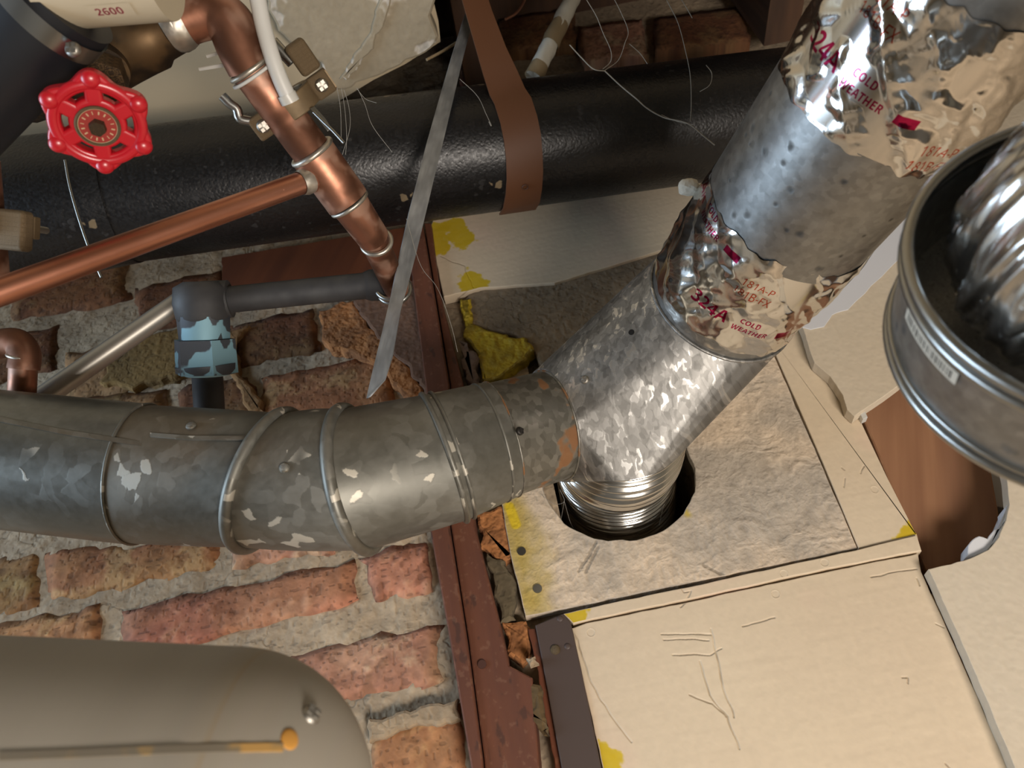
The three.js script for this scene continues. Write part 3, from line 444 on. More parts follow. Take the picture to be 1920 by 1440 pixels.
// silver tape with red print; the print runs round the duct
const foilPrint = (() => {
  const cv = document.createElement('canvas'); cv.width = 2048; cv.height = 512; const c = cv.getContext('2d');
  c.fillStyle = '#d6d4d0'; c.fillRect(0, 0, 2048, 512);
  const put = (t, x, y, px, col, w = 'bold') => { c.font = `${w} ${px}px sans-serif`; c.fillStyle = col; c.fillText(t, x, y); };
  for (let k = 0; k < 2; k++) for (let r = 0; r < 2; r++) {
    const x = k * 1024 + r * 380, y = r * 250;
    put('324A', x + 20, 130 + y, 72, '#a32350'); put('COLD', x + 230, 100 + y, 32, '#a32350'); put('WEATHER', x + 215, 140 + y, 32, '#a32350'); c.fillStyle = '#a32350'; c.fillRect(x + 400, 112 + y, 70, 26);
    put('181A-P', x + 520, 190 + y, 40, '#b2402c', ''); put('181B-FX', x + 510, 236 + y, 40, '#b2402c', '');
  }
  const t = new THREE.CanvasTexture(cv); t.colorSpace = THREE.SRGBColorSpace; t.wrapS = t.wrapT = THREE.RepeatWrapping; return t;
})();
M.foil = new THREE.MeshStandardMaterial({ name: 'silver foil tape', map: foilPrint, metalness: 1, roughness: 0.15, side: THREE.DoubleSide });
M.foilPlain = new THREE.MeshStandardMaterial({ name: 'plain foil', color: 0xcfcdc9, metalness: 1, roughness: 0.22, side: THREE.DoubleSide });
function foilWrap(path, r, s0, s1, seed, amp, o = {}) {        // path(s) -> { c, x, y }: centre and cross axes
  const nu = o.nu ?? 220, nv = o.nv ?? 90, pos = [], uv = [], idx = [];
  for (let j = 0; j <= nv; j++) for (let i = 0; i <= nu; i++) {
    const a = (i === nu ? 0 : i) / nu * Math.PI * 2, ca = Math.cos(a), sa = Math.sin(a), e0 = 0.006 * (facet(ca * 6 + 20, sa * 6 + 20, seed + 3) - 0.5), e1 = 0.006 * (facet(ca * 7 + 40, sa * 7 + 40, seed + 4) - 0.5);
    const s = mixn(s0 + e0, s1 + e1, j / nv), f = path(s), cx = ca * r, cy = sa * r, wx = cx + 0.006 * facet(cy * 40 + 11, s * 40 + 3, seed + 9), wy = (s + 0.006 * facet(cx * 40, s * 40 + cy * 40, seed + 8)) * (o.f ?? 1);
    const q = (wx * 1.3 + 5) * (o.f ?? 1), w = (cy * 1.3 + 7) * (o.f ?? 1);
    const h = amp * (1.5 * (facet(q * 34 + wy * 26, w * 34 - wy * 30, seed) - 0.35) + 0.7 * (facet(q * 80 + wy * 50, w * 80 + wy * 70, seed + 1) - 0.5) + 0.25 * (facet(q * 170, wy * 170 + w * 120, seed + 2) - 0.5));
    const edge = Math.min(1, Math.min(j, nv - j) / (nv * 0.1)), rr = r + 0.0009 + Math.max(-0.0004, h * (0.25 + 0.75 * edge));
    const p = f.c.clone().addScaledVector(f.x, ca * rr).addScaledVector(f.y, sa * rr); pos.push(p.x, p.y, p.z); uv.push(i / nu * 1.0 + (o.u0 ?? 0), (s - s0) * 9.0 + (o.v0 ?? 0));
  }
  for (let j = 0; j < nv; j++) for (let i = 0; i < nu; i++) { const a = j * (nu + 1) + i, b = a + nu + 1; idx.push(a, a + 1, b, b, a + 1, b + 1); }
  const g = new THREE.BufferGeometry(); g.setAttribute('position', new THREE.Float32BufferAttribute(pos, 3)); g.setAttribute('uv', new THREE.Float32BufferAttribute(uv, 2)); g.setIndex(idx); g.computeVertexNormals(); return g;
}
{
  const t = thing('flue_duct', 'round galvanised duct wrapped in printed silver foil tape above the wye fitting', 'duct', DA);
  const sB0 = sOf(1430, 490), sB1 = sOf(1560, 255), sEnd = 0.31, [X, Y] = frameOf(DAX, UPV), path = (s) => ({ c: along(s), x: X, y: Y });
  part('pipe', sweep(lerpPts(along(-0.012), along(sEnd), 60), DR, { seg: 96 }), M.galvBand, t, 'pitted grey galvanised pipe');
  part('crimp_bead', ringBead(along(0.002), DAX, DR, 0.0022), M.galvBand, t);
  part('lap_seam', sweep([along(sB0 - 0.004), along(sB1)], DR + 0.0006, { seg: 96 }), M.galvBand, t);
  part('foil_tape', foilWrap(path, DR, 0.012, sB0 + 0.004, 301, 0.0035, { u0: 0.12, nv: 70 }), M.foil, t, 'crumpled silver tape with red print');
  part('foil_tape', foilWrap(path, DR, sB1 - 0.002, sEnd - 0.02, 311, 0.0042, { u0: 0.22, nv: 110 }), M.foil, t, 'crumpled silver tape with red print');
}
{
  const c0 = at(1874, -104, 0.395), ca = cam3(0.08, -0.75, -0.66), c = (s) => c0.clone().addScaledVector(ca, s), t = thing('duct_coupling', 'thick rimmed metal coupling ring at the near end of the taped duct', 'duct', c0);
  part('sleeve', sweep(lerpPts(c0, c(0.09), 6), 0.0685, { seg: 96 }), M.galvBand, t);
  part('rim', ringBead(c0, ca, 0.0685, 0.0042), M.galvBand, t); part('rim', ringBead(c(0.013), ca, 0.0692, 0.003), M.galvBand, t);
  part('flange', place(new THREE.RingGeometry(0.058, 0.0685, 96), c0, ca, frameOf(ca)[0]), M.galvBand, t);
}
const LS = [[-170, 842, 0.585], [268, 888, 0.565], [502, 900, 0.548], [670, 897, 0.545], [832, 858, 0.575], [938, 824, 0.615], [1034, 798, 0.662]].map((p) => at(...p));
const LN = [cam3(1, 0.08, -0.03), cam3(1, 0.06, -0.05), cam3(0.95, 0.27, -0.18), cam3(0.96, -0.22, -0.13), cam3(0.93, -0.33, 0.2), cam3(0.93, -0.26, 0.3), cam3(0.9, -0.2, 0.38)];
const LR = 0.0505;
{ // the wye: sheet metal drawn between three round mouths
  const t = thing('wye_fitting', 'galvanised wye fitting with bright spangled skin joining three pipes', 'fitting', at(1250, 750, 0.65));
  const mouth = (c, n, r) => { const [x, y] = frameOf(n); return Array.from({ length: 80 }, (_, k) => c.clone().addScaledVector(x, Math.cos(k / 40 * Math.PI) * r).addScaledVector(y, Math.sin(k / 40 * Math.PI) * r)); };
  const DC = at(1168, 812, 0.66), e1 = DA.clone().sub(LS[6]).normalize(), e2 = e1.clone().cross(DAX).normalize();
  let g = new ConvexGeometry([...mouth(along(0.004), DAX, DR + 0.0012), ...mouth(LS[6].clone(), LN[6], LR - 0.0005), ...mouth(DC, V(0.05, -0.25, -1), 0.0555)]);
  const P = g.attributes.position, uv = new Float32Array(P.count * 2); for (let i = 0; i < P.count; i++) { const p = V().fromBufferAttribute(P, i); uv[2 * i] = p.dot(e1); uv[2 * i + 1] = p.dot(e2) + 0.6 * p.dot(DAX); }
  g.setAttribute('uv', new THREE.BufferAttribute(uv, 2));
  g = toCreasedNormals(g, 0.6);
  const put = (px, py, fn) => { const h = hitGeo(g, px, py); return h ? fn(h) : null; };
  const s1 = put(1096, 712, (h) => screwHead(h.p, h.n, 0.0036)), hole = put(1184, 623, (h) => place(new THREE.RingGeometry(0.0001, 0.0024, 20), h.p.clone().addScaledVector(h.n, 0.0003), h.n, RIGHT));
  part('body', g.clone(), M.galv, t);
  if (s1) part('screw', s1, M.screw, t); if (hole) part('drill_hole', hole, plain('hole', 0x060606, 1), t, 'small dark drill hole');
  part('throat_rim', ringBead(along(0.0045), DAX, DR + 0.001, 0.0013), M.galv, t);
  // flexible pipe into the wall
  const fx = thing('flexible_pipe', 'shiny corrugated flexible pipe entering the round hole in the cement panel', 'pipe', DC);
  const end = HOLE.clone().setZ(WALL - 0.14); end.y -= 0.012;
  const mid = HOLE.clone().setZ(WALL + 0.02); mid.y += 0.004;
  part('corrugated_hose', sweep(curve([DC.clone().add(V(0, 0.01, 0.02)), DC.clone().lerp(mid, 0.5), mid, end], 320), 0.0555, { seg: 72, disp: (a, s) => 0.0021 * Math.sin(s * 2 * Math.PI / 0.0085 + a) + 0.0004 * facet(a * 4, s * 50, 5) }), plain('bright steel foil', 0xd2cfc8, 0.17, 1), fx);
}
{
  const t = thing('flue_elbow', 'weathered grey flue pipe with a ribbed sectional elbow running across the bricks', 'flue', LS[3]);
  const tube = (a, b, r0, r1, v0) => sweep(lerpPts(LS[a], LS[b], 8), Array.from({ length: 9 }, (_, k) => mixn(r0, r1, k / 8)), { seg: 80, normals: Array.from({ length: 9 }, (_, k) => LN[a].clone().lerp(LN[b], k / 8)), hint: UPV, v0, u0: a * 0.13 });
  const smooth = tint(M.oldGalv, 0xffffff, 'older smoother flue steel'); smooth.roughness = 0.75;
  part('straight_section', tube(0, 1, LR + 0.001, LR + 0.001, 0), smooth, t); part('straight_section', tube(1, 2, LR, LR - 0.001, 0.2), M.oldGalv, t);
  part('gore', tube(2, 3, LR - 0.001, LR, 0.33), M.oldGalv, t); part('gore', tube(3, 4, LR, LR - 0.001, 0.42), M.oldGalv, t); part('gore', tube(4, 5, LR - 0.001, LR - 0.003, 0.51), M.oldGalv, t);
  part('collar', tube(5, 6, LR - 0.0042, LR - 0.003, 0.62), M.rustGalv, t, 'collar with rust stains');
  [[1, LR + 0.0005, 0.0012], [2, LR, 0.0042], [3, LR + 0.0005, 0.0044], [4, LR - 0.0005, 0.0022], [5, LR - 0.003, 0.0008], [6, LR - 0.0025, 0.0012]].forEach(([k, R, r]) => part('bead', ringBead(LS[k], LN[k], R, r), k > 4 ? M.rustGalv : M.oldGalv, t));
  part('bead', ringBead(LS[4].clone().lerp(LS[5], 0.13), LN[4].clone().lerp(LN[5], 0.13), LR - 0.0008, 0.0016), M.oldGalv, t);
  part('bead', ringBead(LS[4].clone().lerp(LS[5], 0.8), LN[5], LR - 0.0028, 0.0012), M.oldGalv, t);
  const ax01 = LS[1].clone().sub(LS[0]).normalize(), ax12 = LS[2].clone().sub(LS[1]).normalize(), ax23 = LS[3].clone().sub(LS[2]).normalize();
  const strip = (pp, c, ax, r, w, name, m) => part(name, ribbon(pp.map(([x, y]) => [onCyl(x, y, c, ax, r), onCyl(x, y + w, c, ax, r)]), 0.0012), m, t);
  strip([[-120, 760], [0, 782], [120, 806], [266, 828]], LS[0], ax01, LR + 0.0012, 9, 'lock_seam', M.oldGalv);
  strip([[282, 812], [360, 818], [480, 818]], LS[1], ax12, LR - 0.0003, 7, 'lock_seam', M.oldGalv);
  for (const [x, y, c, ax] of [[533, 877, LS[2], ax23], [614, 874, LS[2], ax23], [358, 798, LS[1], ax12]]) { const p = onCyl(x, y, c, ax, LR - 0.0004), q = p.clone().sub(c), n = q.addScaledVector(ax, -q.dot(ax)).normalize(); part('rivet', place(new THREE.SphereGeometry(0.0036, 16, 8).scale(1, 1, 0.5), p, n, ax), M.oldGalv, t); }
  { const ax = LS[6].clone().sub(LS[5]).normalize(), p = onCyl(975, 808, LS[5], ax, LR - 0.0036), q = p.clone().sub(LS[5]), n = q.addScaledVector(ax, -q.dot(ax)).normalize(); part('screw', screwHead(p, n, 0.0033), M.darkSteel, t); }
}
// ---------------------------------------------------------------- wide collar with a taped duct inside
{
  const c1 = at(2135, 475, 0.281), c2 = at(2043, 632, 0.322), n = c1.clone().sub(c2).normalize(), R = 0.076;
  const t = thing('duct_collar', 'wide shiny duct collar with rolled rims and a barcode sticker', 'duct', c2);
  part('sleeve', sweep(lerpPts(c2, c1, 8), R, { seg: 110 }), M.galvBand, t);
  part('lining', sweep(lerpPts(c2, c1, 4), R - 0.0012, { seg: 110 }), M.galvBand, t);
  part('rim', ringBead(c1, n, R, 0.0026), M.steel, t); part('rim', ringBead(c1.clone().addScaledVector(n, -0.0062), n, R + 0.0006, 0.0022), M.steel, t);
  part('rim', ringBead(c2, n, R + 0.0004, 0.0024), M.steel, t); part('rim', ringBead(c2.clone().addScaledVector(n, 0.006), n, R + 0.0004, 0.0016), M.steel, t);
  const cv = document.createElement('canvas'); cv.width = 256; cv.height = 64; const c = cv.getContext('2d'); c.fillStyle = '#d9d2c2'; c.fillRect(0, 0, 256, 64); c.fillStyle = '#1c1a18'; let x = 14; while (x < 240) { const w = 2 + Math.floor(rnd() * 5); c.fillRect(x, 14, w, 40); x += w + 3 + Math.floor(rnd() * 5); }
  const tx = new THREE.CanvasTexture(cv); tx.colorSpace = THREE.SRGBColorSpace;
  const g = cylDecal(c2, n, R + 0.0006, onCyl(1738, 648, c2, n, R), 0.036, 0.0075, 0);
  part('barcode_sticker', g, new THREE.MeshStandardMaterial({ name: 'barcode sticker', map: tx, roughness: 0.6, side: THREE.DoubleSide }), t, 'small sticker with a barcode');
  part('base_plate', place(new THREE.CircleGeometry(R - 0.001, 80), c2.clone().addScaledVector(n, 0.004), n, RIGHT), M.galvBand, t);
  const dn = n.clone().multiplyScalar(0.3).addScaledVector(RIGHT, 1).normalize(), q0 = c1.clone().addScaledVector(n, -0.012), pts = [q0, q0.clone().addScaledVector(n, 0.018), q0.clone().addScaledVector(n, 0.026).addScaledVector(dn, 0.02), q0.clone().addScaledVector(n, 0.026).addScaledVector(dn, 0.08)], cr = new THREE.CatmullRomCurve3(pts), L = cr.getLength();
  const d = thing('taped_duct', 'duct covered in crumpled foil tape coming out of the wide collar', 'duct', pts[0]);
  let X = null; const fr = []; for (let k = 0; k <= 200; k++) { const c_ = cr.getPointAt(k / 200), tg = cr.getTangentAt(k / 200); X = X ? X.clone().addScaledVector(tg, -X.dot(tg)).normalize() : frameOf(tg)[0]; fr.push({ c: c_, x: X, y: tg.clone().cross(X) }); }
  part('pipe', sweep(fr.map((f) => f.c), 0.0555, { seg: 80 }), M.galvBand, d);
  part('foil_tape', foilWrap((s) => fr[Math.max(0, Math.min(200, Math.round(s / L * 200)))], 0.0565, 0.002, L - 0.005, 331, 0.0048, { nu: 320, nv: 220, f: 2.2 }), M.foilPlain, d, 'crumpled silver tape');
}
{ // dull duct end close by
  const t = thing('rounded_duct', 'dull grey duct with a rounded end, one screw and a rusty seam', 'duct', at(300, 1560, 0.31));
  const end = at(694, 1608, 0.305), a = at(-400, 1556, 0.305).sub(end).normalize(), R = 0.0765, pts = [], rr = [];
  for (let k = 0; k <= 24; k++) { const f = k / 24 * Math.PI / 2; pts.push(end.clone().addScaledVector(a, 0.062 * (1 - Math.cos(f)))); rr.push(Math.max(0.0002, R * Math.pow(Math.sin(f), 0.85))); }
  for (let k = 1; k <= 6; k++) { pts.push(end.clone().addScaledVector(a, 0.062 + 0.035 * k)); rr.push(R); }
  const m = surface('dull grey duct paint', 256, 0.3, (x, y) => { const n = fbm(x * 30, y * 30, 4, 401), r = sst(0.72, 0.78, fbm(x * 60, y * 60, 4, 403)); return { c: mix3([160, 153, 141], [160, 134, 98], r * 0.4).map((q) => q * (1 + 0.12 * (n - 0.5))), r: 0.55 + 0.2 * n, h: n, m: 0.1 }; }, { metal: true });
  part('shell', sweep(pts, rr, { seg: 96, normals: pts.map(() => a) }), m, t);
  const c0 = end.clone(), rust = surface('rusty seam', 256, 0.2, (x, y) => { const n = fbm(x * 50, y * 60, 4, 411); return { c: mix3([118, 110, 96], [178, 140, 80], sst(0.5, 0.66, n)), r: 0.7, h: n }; });
  const g = sweep(pts, rr, { seg: 96, normals: pts.map(() => a) }), h = hitGeo(g, 583, 1340), h2 = hitGeo(g, 543, 1386), h3 = hitGeo(g, 196, 1408);
  const onShell = (x, y) => { const q = hitGeo(g, x, y); return q.p.addScaledVector(q.n, 0.0003); };
  part('seam', ribbon([[0, 1412], [60, 1410], [120, 1408], [190, 1405], [260, 1402], [330, 1399], [400, 1397], [450, 1396], [500, 1395], [530, 1395]].map(([x, y]) => [onShell(x, y), onShell(x, y + 15)]), 0.0008), rust, t, 'raised seam with orange rust');
  if (h) part('screw', screwHead(h.p, h.n, 0.0042), M.screw, t);
  for (const q of [h2]) if (q) part('rust_blister', place(new THREE.SphereGeometry(0.0036, 14, 8).scale(1, 1.15, 0.25), q.p, q.n, RIGHT), plain('orange rust', 0xc08a3c, 0.8), t, 'orange rust blister');
}
// ---------------------------------------------------------------- iron waste pipe and its strap
const IA = at(300, 361, 0.808), IB = at(1267, 234, 0.869), IAX = IB.clone().sub(IA).normalize(), IR = 0.0675;
{
  const t = thing('iron_pipe', 'thick black painted iron waste pipe under the ceiling', 'pipe', IA), p = (s) => IA.clone().addScaledVector(IAX, s);
  part('pipe', sweep(lerpPts(p(-0.7), p(0.75), 60), IR, { seg: 72 }), M.black, t);
  const s1 = onCyl(196, 390, IA, IAX, IR).sub(IA).dot(IAX);
  part('hub', sweep(lerpPts(p(-0.6), p(s1), 12), Array.from({ length: 13 }, (_, k) => IR + (k === 12 ? 0.001 : 0.004)), { seg: 72 }), M.black, t);
  const t2 = thing('pipe_strap', 'brown steel strap hung round the black iron pipe', 'strap', p(0.3));
  const E = [[936, 402, 1004, 392], [943, 392, 1012, 378], [948, 365, 1016, 352], [950, 335, 1018, 322], [949, 300, 1017, 288], [945, 265, 1014, 252], [938, 230, 1007, 218], [927, 195, 996, 184], [918, 178, 984, 166]];
  const st = E.map(([a, b, c, d]) => [onCyl(a, b, IA, IAX, IR + 0.0022), onCyl(c, d, IA, IAX, IR + 0.0022)]);
  const dl = st[8][0].clone().sub(EYE).dot(FWD), dr = st[8][1].clone().sub(EYE).dot(FWD);
  st.push([at(906, 140, dl), at(970, 134, dr)], [at(892, 90, dl), at(948, 88, dr)], [at(872, 20, dl + 0.01), at(922, 20, dr + 0.01)], [at(850, -60, dl + 0.02), at(896, -60, dr + 0.02)]);
  part('band', ribbon(st, 0.002), plain('brown strap paint', 0x5e3a22, 0.6), t2);
  const q = onCyl(985, 351, IA, IAX, IR + 0.0035), n = q.clone().sub(IA); n.addScaledVector(IAX, -n.dot(IAX)).normalize(); part('rivet', place(new THREE.TorusGeometry(0.003, 0.0007, 8, 20), q, n, IAX), plain('strap rivet', 0x4a2c1a, 0.6), t2);
}
{ // loose galvanised strip
  const t = thing('hanging_strip', 'loose twisted galvanised metal strip hanging in front of the black pipe', 'strip', at(705, 735, 0.55));
  const st = [[884, -60, 0.9, 900, -60, 0.905], [880, 0, 0.87, 897, 0, 0.875], [847, 105, 0.8, 868, 108, 0.81], [822, 190, 0.765, 848, 194, 0.77], [800, 268, 0.73, 830, 270, 0.735], [784, 330, 0.705, 814, 334, 0.71], [766, 400, 0.68, 797, 404, 0.69], [751, 470, 0.655, 780, 474, 0.67], [738, 530, 0.635, 764, 536, 0.645], [728, 575, 0.622, 752, 580, 0.622], [719, 615, 0.61, 744, 622, 0.602], [708, 660, 0.592, 736, 668, 0.582], [697, 705, 0.575, 722, 712, 0.568]].map(([a, b, c, d, e, f]) => [at(a, b, c), at(d, e, f)]);
  st.push([at(688, 747, 0.562), at(695, 742, 0.56)]);
  part('strip', ribbon(st, 0.0012), surface('galvanised strip', 128, 0.1, (x, y) => { const f = fbm(x * 300, y * 40, 3, 601), n = fbm(x * 90, y * 60, 3, 603), v = 150 + 50 * (f - 0.5) + 40 * (n - 0.5); return { c: [v, v + 4, v + 8], r: 0.42 + 0.2 * n, h: f, m: 0.6 }; }, { metal: true, bump: 0.0003 }), t);
}
// ---------------------------------------------------------------- copper water pipes
const CP = [at(612, 322, 0.567), at(470, 128, 0.522)], CAX = CP[1].clone().sub(CP[0]).normalize();
{
  const t = thing('copper_riser', 'tarnished copper pipe with an elbow and a tee slanting down past the ground clamp', 'pipe', CP[0]);
  const bend = curve([at(318, 52, 0.505), at(360, 33, 0.505), at(402, 27, 0.506), at(432, 46, 0.508), at(450, 86, 0.514), at(470, 126, 0.522)], 40);
  part('elbow', sweep(bend, 0.0158, { seg: 36 }), M.copper, t);
  part('pipe', sweep(lerpPts(CP[1], CP[0], 6), 0.0143, { seg: 36 }), M.copper, t);
  part('tee', sweep(lerpPts(at(583, 283, 0.5575), at(652, 378, 0.58), 6), 0.0168, { seg: 36 }), M.copper, t);
  part('reducer', sweep([at(652, 378, 0.58), at(662, 392, 0.584), at(676, 412, 0.592), at(700, 446, 0.61)], [0.0155, 0.0142, 0.0136, 0.0128], { seg: 36 }), M.copper, t);
  part('pipe', sweep(lerpPts(at(696, 440, 0.608), at(744, 542, 0.682), 6), 0.0112, { seg: 32 }), M.copper, t);
  for (const [p, ax, R, r] of [[at(330, 44, 0.505), at(360, 33, 0.505).sub(at(318, 52, 0.505)), 0.0152, 0.0028], [CP[1], CAX, 0.0147, 0.002], [at(585, 285, 0.5575), CAX, 0.0155, 0.0022], [at(655, 382, 0.581), CAX, 0.0148, 0.0018], [at(706, 454, 0.614), at(744, 542, 0.682).sub(at(696, 440, 0.608)), 0.0118, 0.002]]) part('solder_joint', ringBead(p, ax, R, r), M.solder, t, 'silvery solder joint');
  const blob = sweep([at(312, 54, 0.505), at(326, 47, 0.505), at(340, 41, 0.505), at(350, 37, 0.505)], [0.0158, 0.0176, 0.0174, 0.0158], { seg: 30, disp: (a, s) => 0.0014 * (fbm(a * 3, s * 200, 3, 5) - 0.3) }); part('solder_joint', blob, M.solder, t, 'lumpy solder joint');
  const b = thing('copper_branch', 'bright copper branch pipe running from the tee across the black pipe', 'pipe', at(300, 430, 0.5));
  const b0 = at(606, 328, 0.566), b1 = at(-140, 598, 0.405);
  part('pipe', sweep(lerpPts(b0, b1, 10), 0.0079, { seg: 32 }), M.copperClean, b);
  part('socket', sweep([b0, b0.clone().lerp(b1, 0.045), b0.clone().lerp(b1, 0.062)], [0.0096, 0.0094, 0.0086], { seg: 32 }), M.copper, b);
  part('solder_joint', sweep([b0.clone().lerp(b1, 0.048), b0.clone().lerp(b1, 0.062), b0.clone().lerp(b1, 0.08)], [0.0092, 0.0094, 0.0081], { seg: 32, disp: (a, s) => 0.0006 * fbm(a * 3, s * 300, 3, 9) }), M.solder, b, 'silvery solder joint');
  const e = thing('copper_elbow', 'short copper elbow turning down behind the weathered flue pipe', 'pipe', at(45, 700, 0.64));
  part('elbow', sweep(curve([at(-60, 668, 0.64), at(0, 645, 0.64), at(32, 644, 0.64), at(46, 664, 0.64), at(44, 692, 0.64)], 30), 0.0122, { seg: 30 }), M.copper, e);
  part('pipe', sweep(lerpPts(at(44, 680, 0.64), at(38, 800, 0.65), 4), 0.0107, { seg: 30 }), M.copper, e); part('solder_joint', ringBead(at(44, 667, 0.64), at(38, 800, 0.65).sub(at(44, 680, 0.64)), 0.0115, 0.0014), M.solder, e);
}
// ---------------------------------------------------------------- bronze ground clamps
function groundClamp(name, label, K, axis, toward, r, group) {
  const t = thing(name, label, 'clamp', K, group), z = toward.clone().addScaledVector(axis, -toward.dot(axis)).normalize(), x = axis.clone().cross(z).normalize(), w = 0.013;
  const jaw = (sgn, a, b) => { const s = new THREE.Shape(), h = 0.004, q = r + 0.0006; s.moveTo(-a, 0.002); s.lineTo(-q, 0.002); s.absarc(0, 0, q, Math.PI, 0, true); s.lineTo(b, 0.002); s.lineTo(b, 0.002 + h); s.lineTo(q + h, 0.002 + h); s.absarc(0, 0, q + h, 0.4, Math.PI - 0.4, false); s.lineTo(-q - h, 0.002 + h); s.lineTo(-a, 0.002 + h); s.closePath(); const g = new THREE.ExtrudeGeometry(s, { depth: w, bevelEnabled: true, bevelSize: 0.0008, bevelThickness: 0.0008, bevelSegments: 2, curveSegments: 20 }).translate(0, 0, -w / 2); if (sgn < 0) g.rotateZ(Math.PI); return g.applyMatrix4(new THREE.Matrix4().makeBasis(x, z, x.clone().cross(z)).setPosition(K)); };
  part('front_jaw', jaw(1, 0.031, 0.033), M.bronze, t); part('rear_jaw', jaw(-1, 0.033, 0.031), M.bronze, t);
  for (const sx of [-0.0245, 0.0255]) { const p = K.clone().addScaledVector(x, sx).addScaledVector(z, 0.0068); part('ear', place(new RoundedBoxGeometry(0.015, 0.017, 0.006, 3, 0.002), p.clone().addScaledVector(z, -0.002), z, x), M.bronze, t); part('screw', screwHead(p.clone().addScaledVector(z, 0.0012), z, 0.0048, x), M.screw, t); part('screw_shank', sweep([p, p.clone().addScaledVector(z, -0.032)], 0.0024, { seg: 14, caps: true }), M.screw, t); }
  return { t, x, z };
}
{
  const K = at(546, 196, 0.545), c = groundClamp('ground_clamp', 'bronze ground clamp with cross head screws gripping the copper riser', K, CAX, FWD.clone().negate(), 0.0146, 'bronze ground clamps');
  const lug = K.clone().addScaledVector(CAX, 0.021).addScaledVector(c.x, 0.0255 * (c.x.dot(RIGHT) > 0 ? 1 : -1)).addScaledVector(c.z, 0.004);
  part('lug_block', place(new RoundedBoxGeometry(0.015, 0.022, 0.014, 3, 0.003), lug, c.z, c.x), M.bronze, c.t);
  part('lug_bolt', sweep([at(512, 78, 0.53), at(536, 105, 0.533), at(548, 118, 0.535)], 0.004, { seg: 18, caps: true }), M.steel, c.t);
  part('wing_bolt', sweep(curve([at(417, 180, 0.53), at(430, 193, 0.532), at(444, 204, 0.534), at(450, 222, 0.536), at(470, 228, 0.538)], 16), 0.0034, { seg: 16, caps: true }), M.steel, c.t, 'steel bolt end');
  part('steel_tail', sweep(curve([at(588, 210, 0.53), at(606, 228, 0.53), at(624, 245, 0.53), at(645, 268, 0.53)], 12), 0.0011, { seg: 10, caps: true }), M.steel, c.t, 'thin steel wire tail');
  part('steel_tail', ribbon([[at(582, 204, 0.53), at(590, 200, 0.53)], [at(600, 228, 0.53), at(610, 222, 0.53)], [at(614, 246, 0.53), at(622, 241, 0.53)]], 0.0012), M.steel, c.t);
  const c2 = groundClamp('ground_clamp', 'bronze ground clamp on the pipe beside the black iron hub', at(-28, 418, 0.5), cam3(-0.1, 1, 0.1), FWD.clone().negate(), 0.0125, 'bronze ground clamps');
  part('lug_block', place(new RoundedBoxGeometry(0.02, 0.026, 0.012, 3, 0.003), at(26, 432, 0.495), c2.z, c2.x), M.bronze, c2.t);
  const t3 = thing('clamped_pipe', 'dark vertical pipe held by the clamp beside the iron hub', 'pipe', at(-28, 500, 0.5)); part('pipe', sweep(lerpPts(at(-40, 300, 0.49), at(-16, 560, 0.52), 6), 0.0118, { seg: 28 }), M.copper, t3);
  const w = thing('white_cable', 'white plastic cable running down into the ground clamp', 'cable', at(541, 182, 0.52));
  part('sheath', sweep(curve([at(470, -90, 0.5), at(482, -10, 0.503), at(494, 50, 0.507), at(508, 100, 0.51), at(524, 145, 0.515), at(541, 183, 0.521)], 30), 0.0054, { seg: 22, caps: true }), M.white, w);
  part('ferrule', sweep([at(537, 176, 0.5205), at(545, 192, 0.5235)], 0.0064, { seg: 20, caps: true }), plain('clear plastic', 0xbdbcb6, 0.35), w);
  const z = thing('cable_tie', 'pale cable tie with loose tails round the copper riser', 'tie', CP[1]);
  part('loop', ringBead(CP[1].clone().addScaledVector(CAX, -0.004), CAX, 0.0166, 0.0012), M.white, z);
  for (const pp of [[[456, 96], [420, 92], [386, 104]], [[458, 114], [420, 118], [372, 128]]]) part('tail', ribbon(pp.map(([x, y], i) => [at(x, y, 0.535), at(x + 2, y + 10 - i * 3, 0.537)]), 0.001), plain('cloudy plastic', 0xb4b0a8, 0.45), z);
}
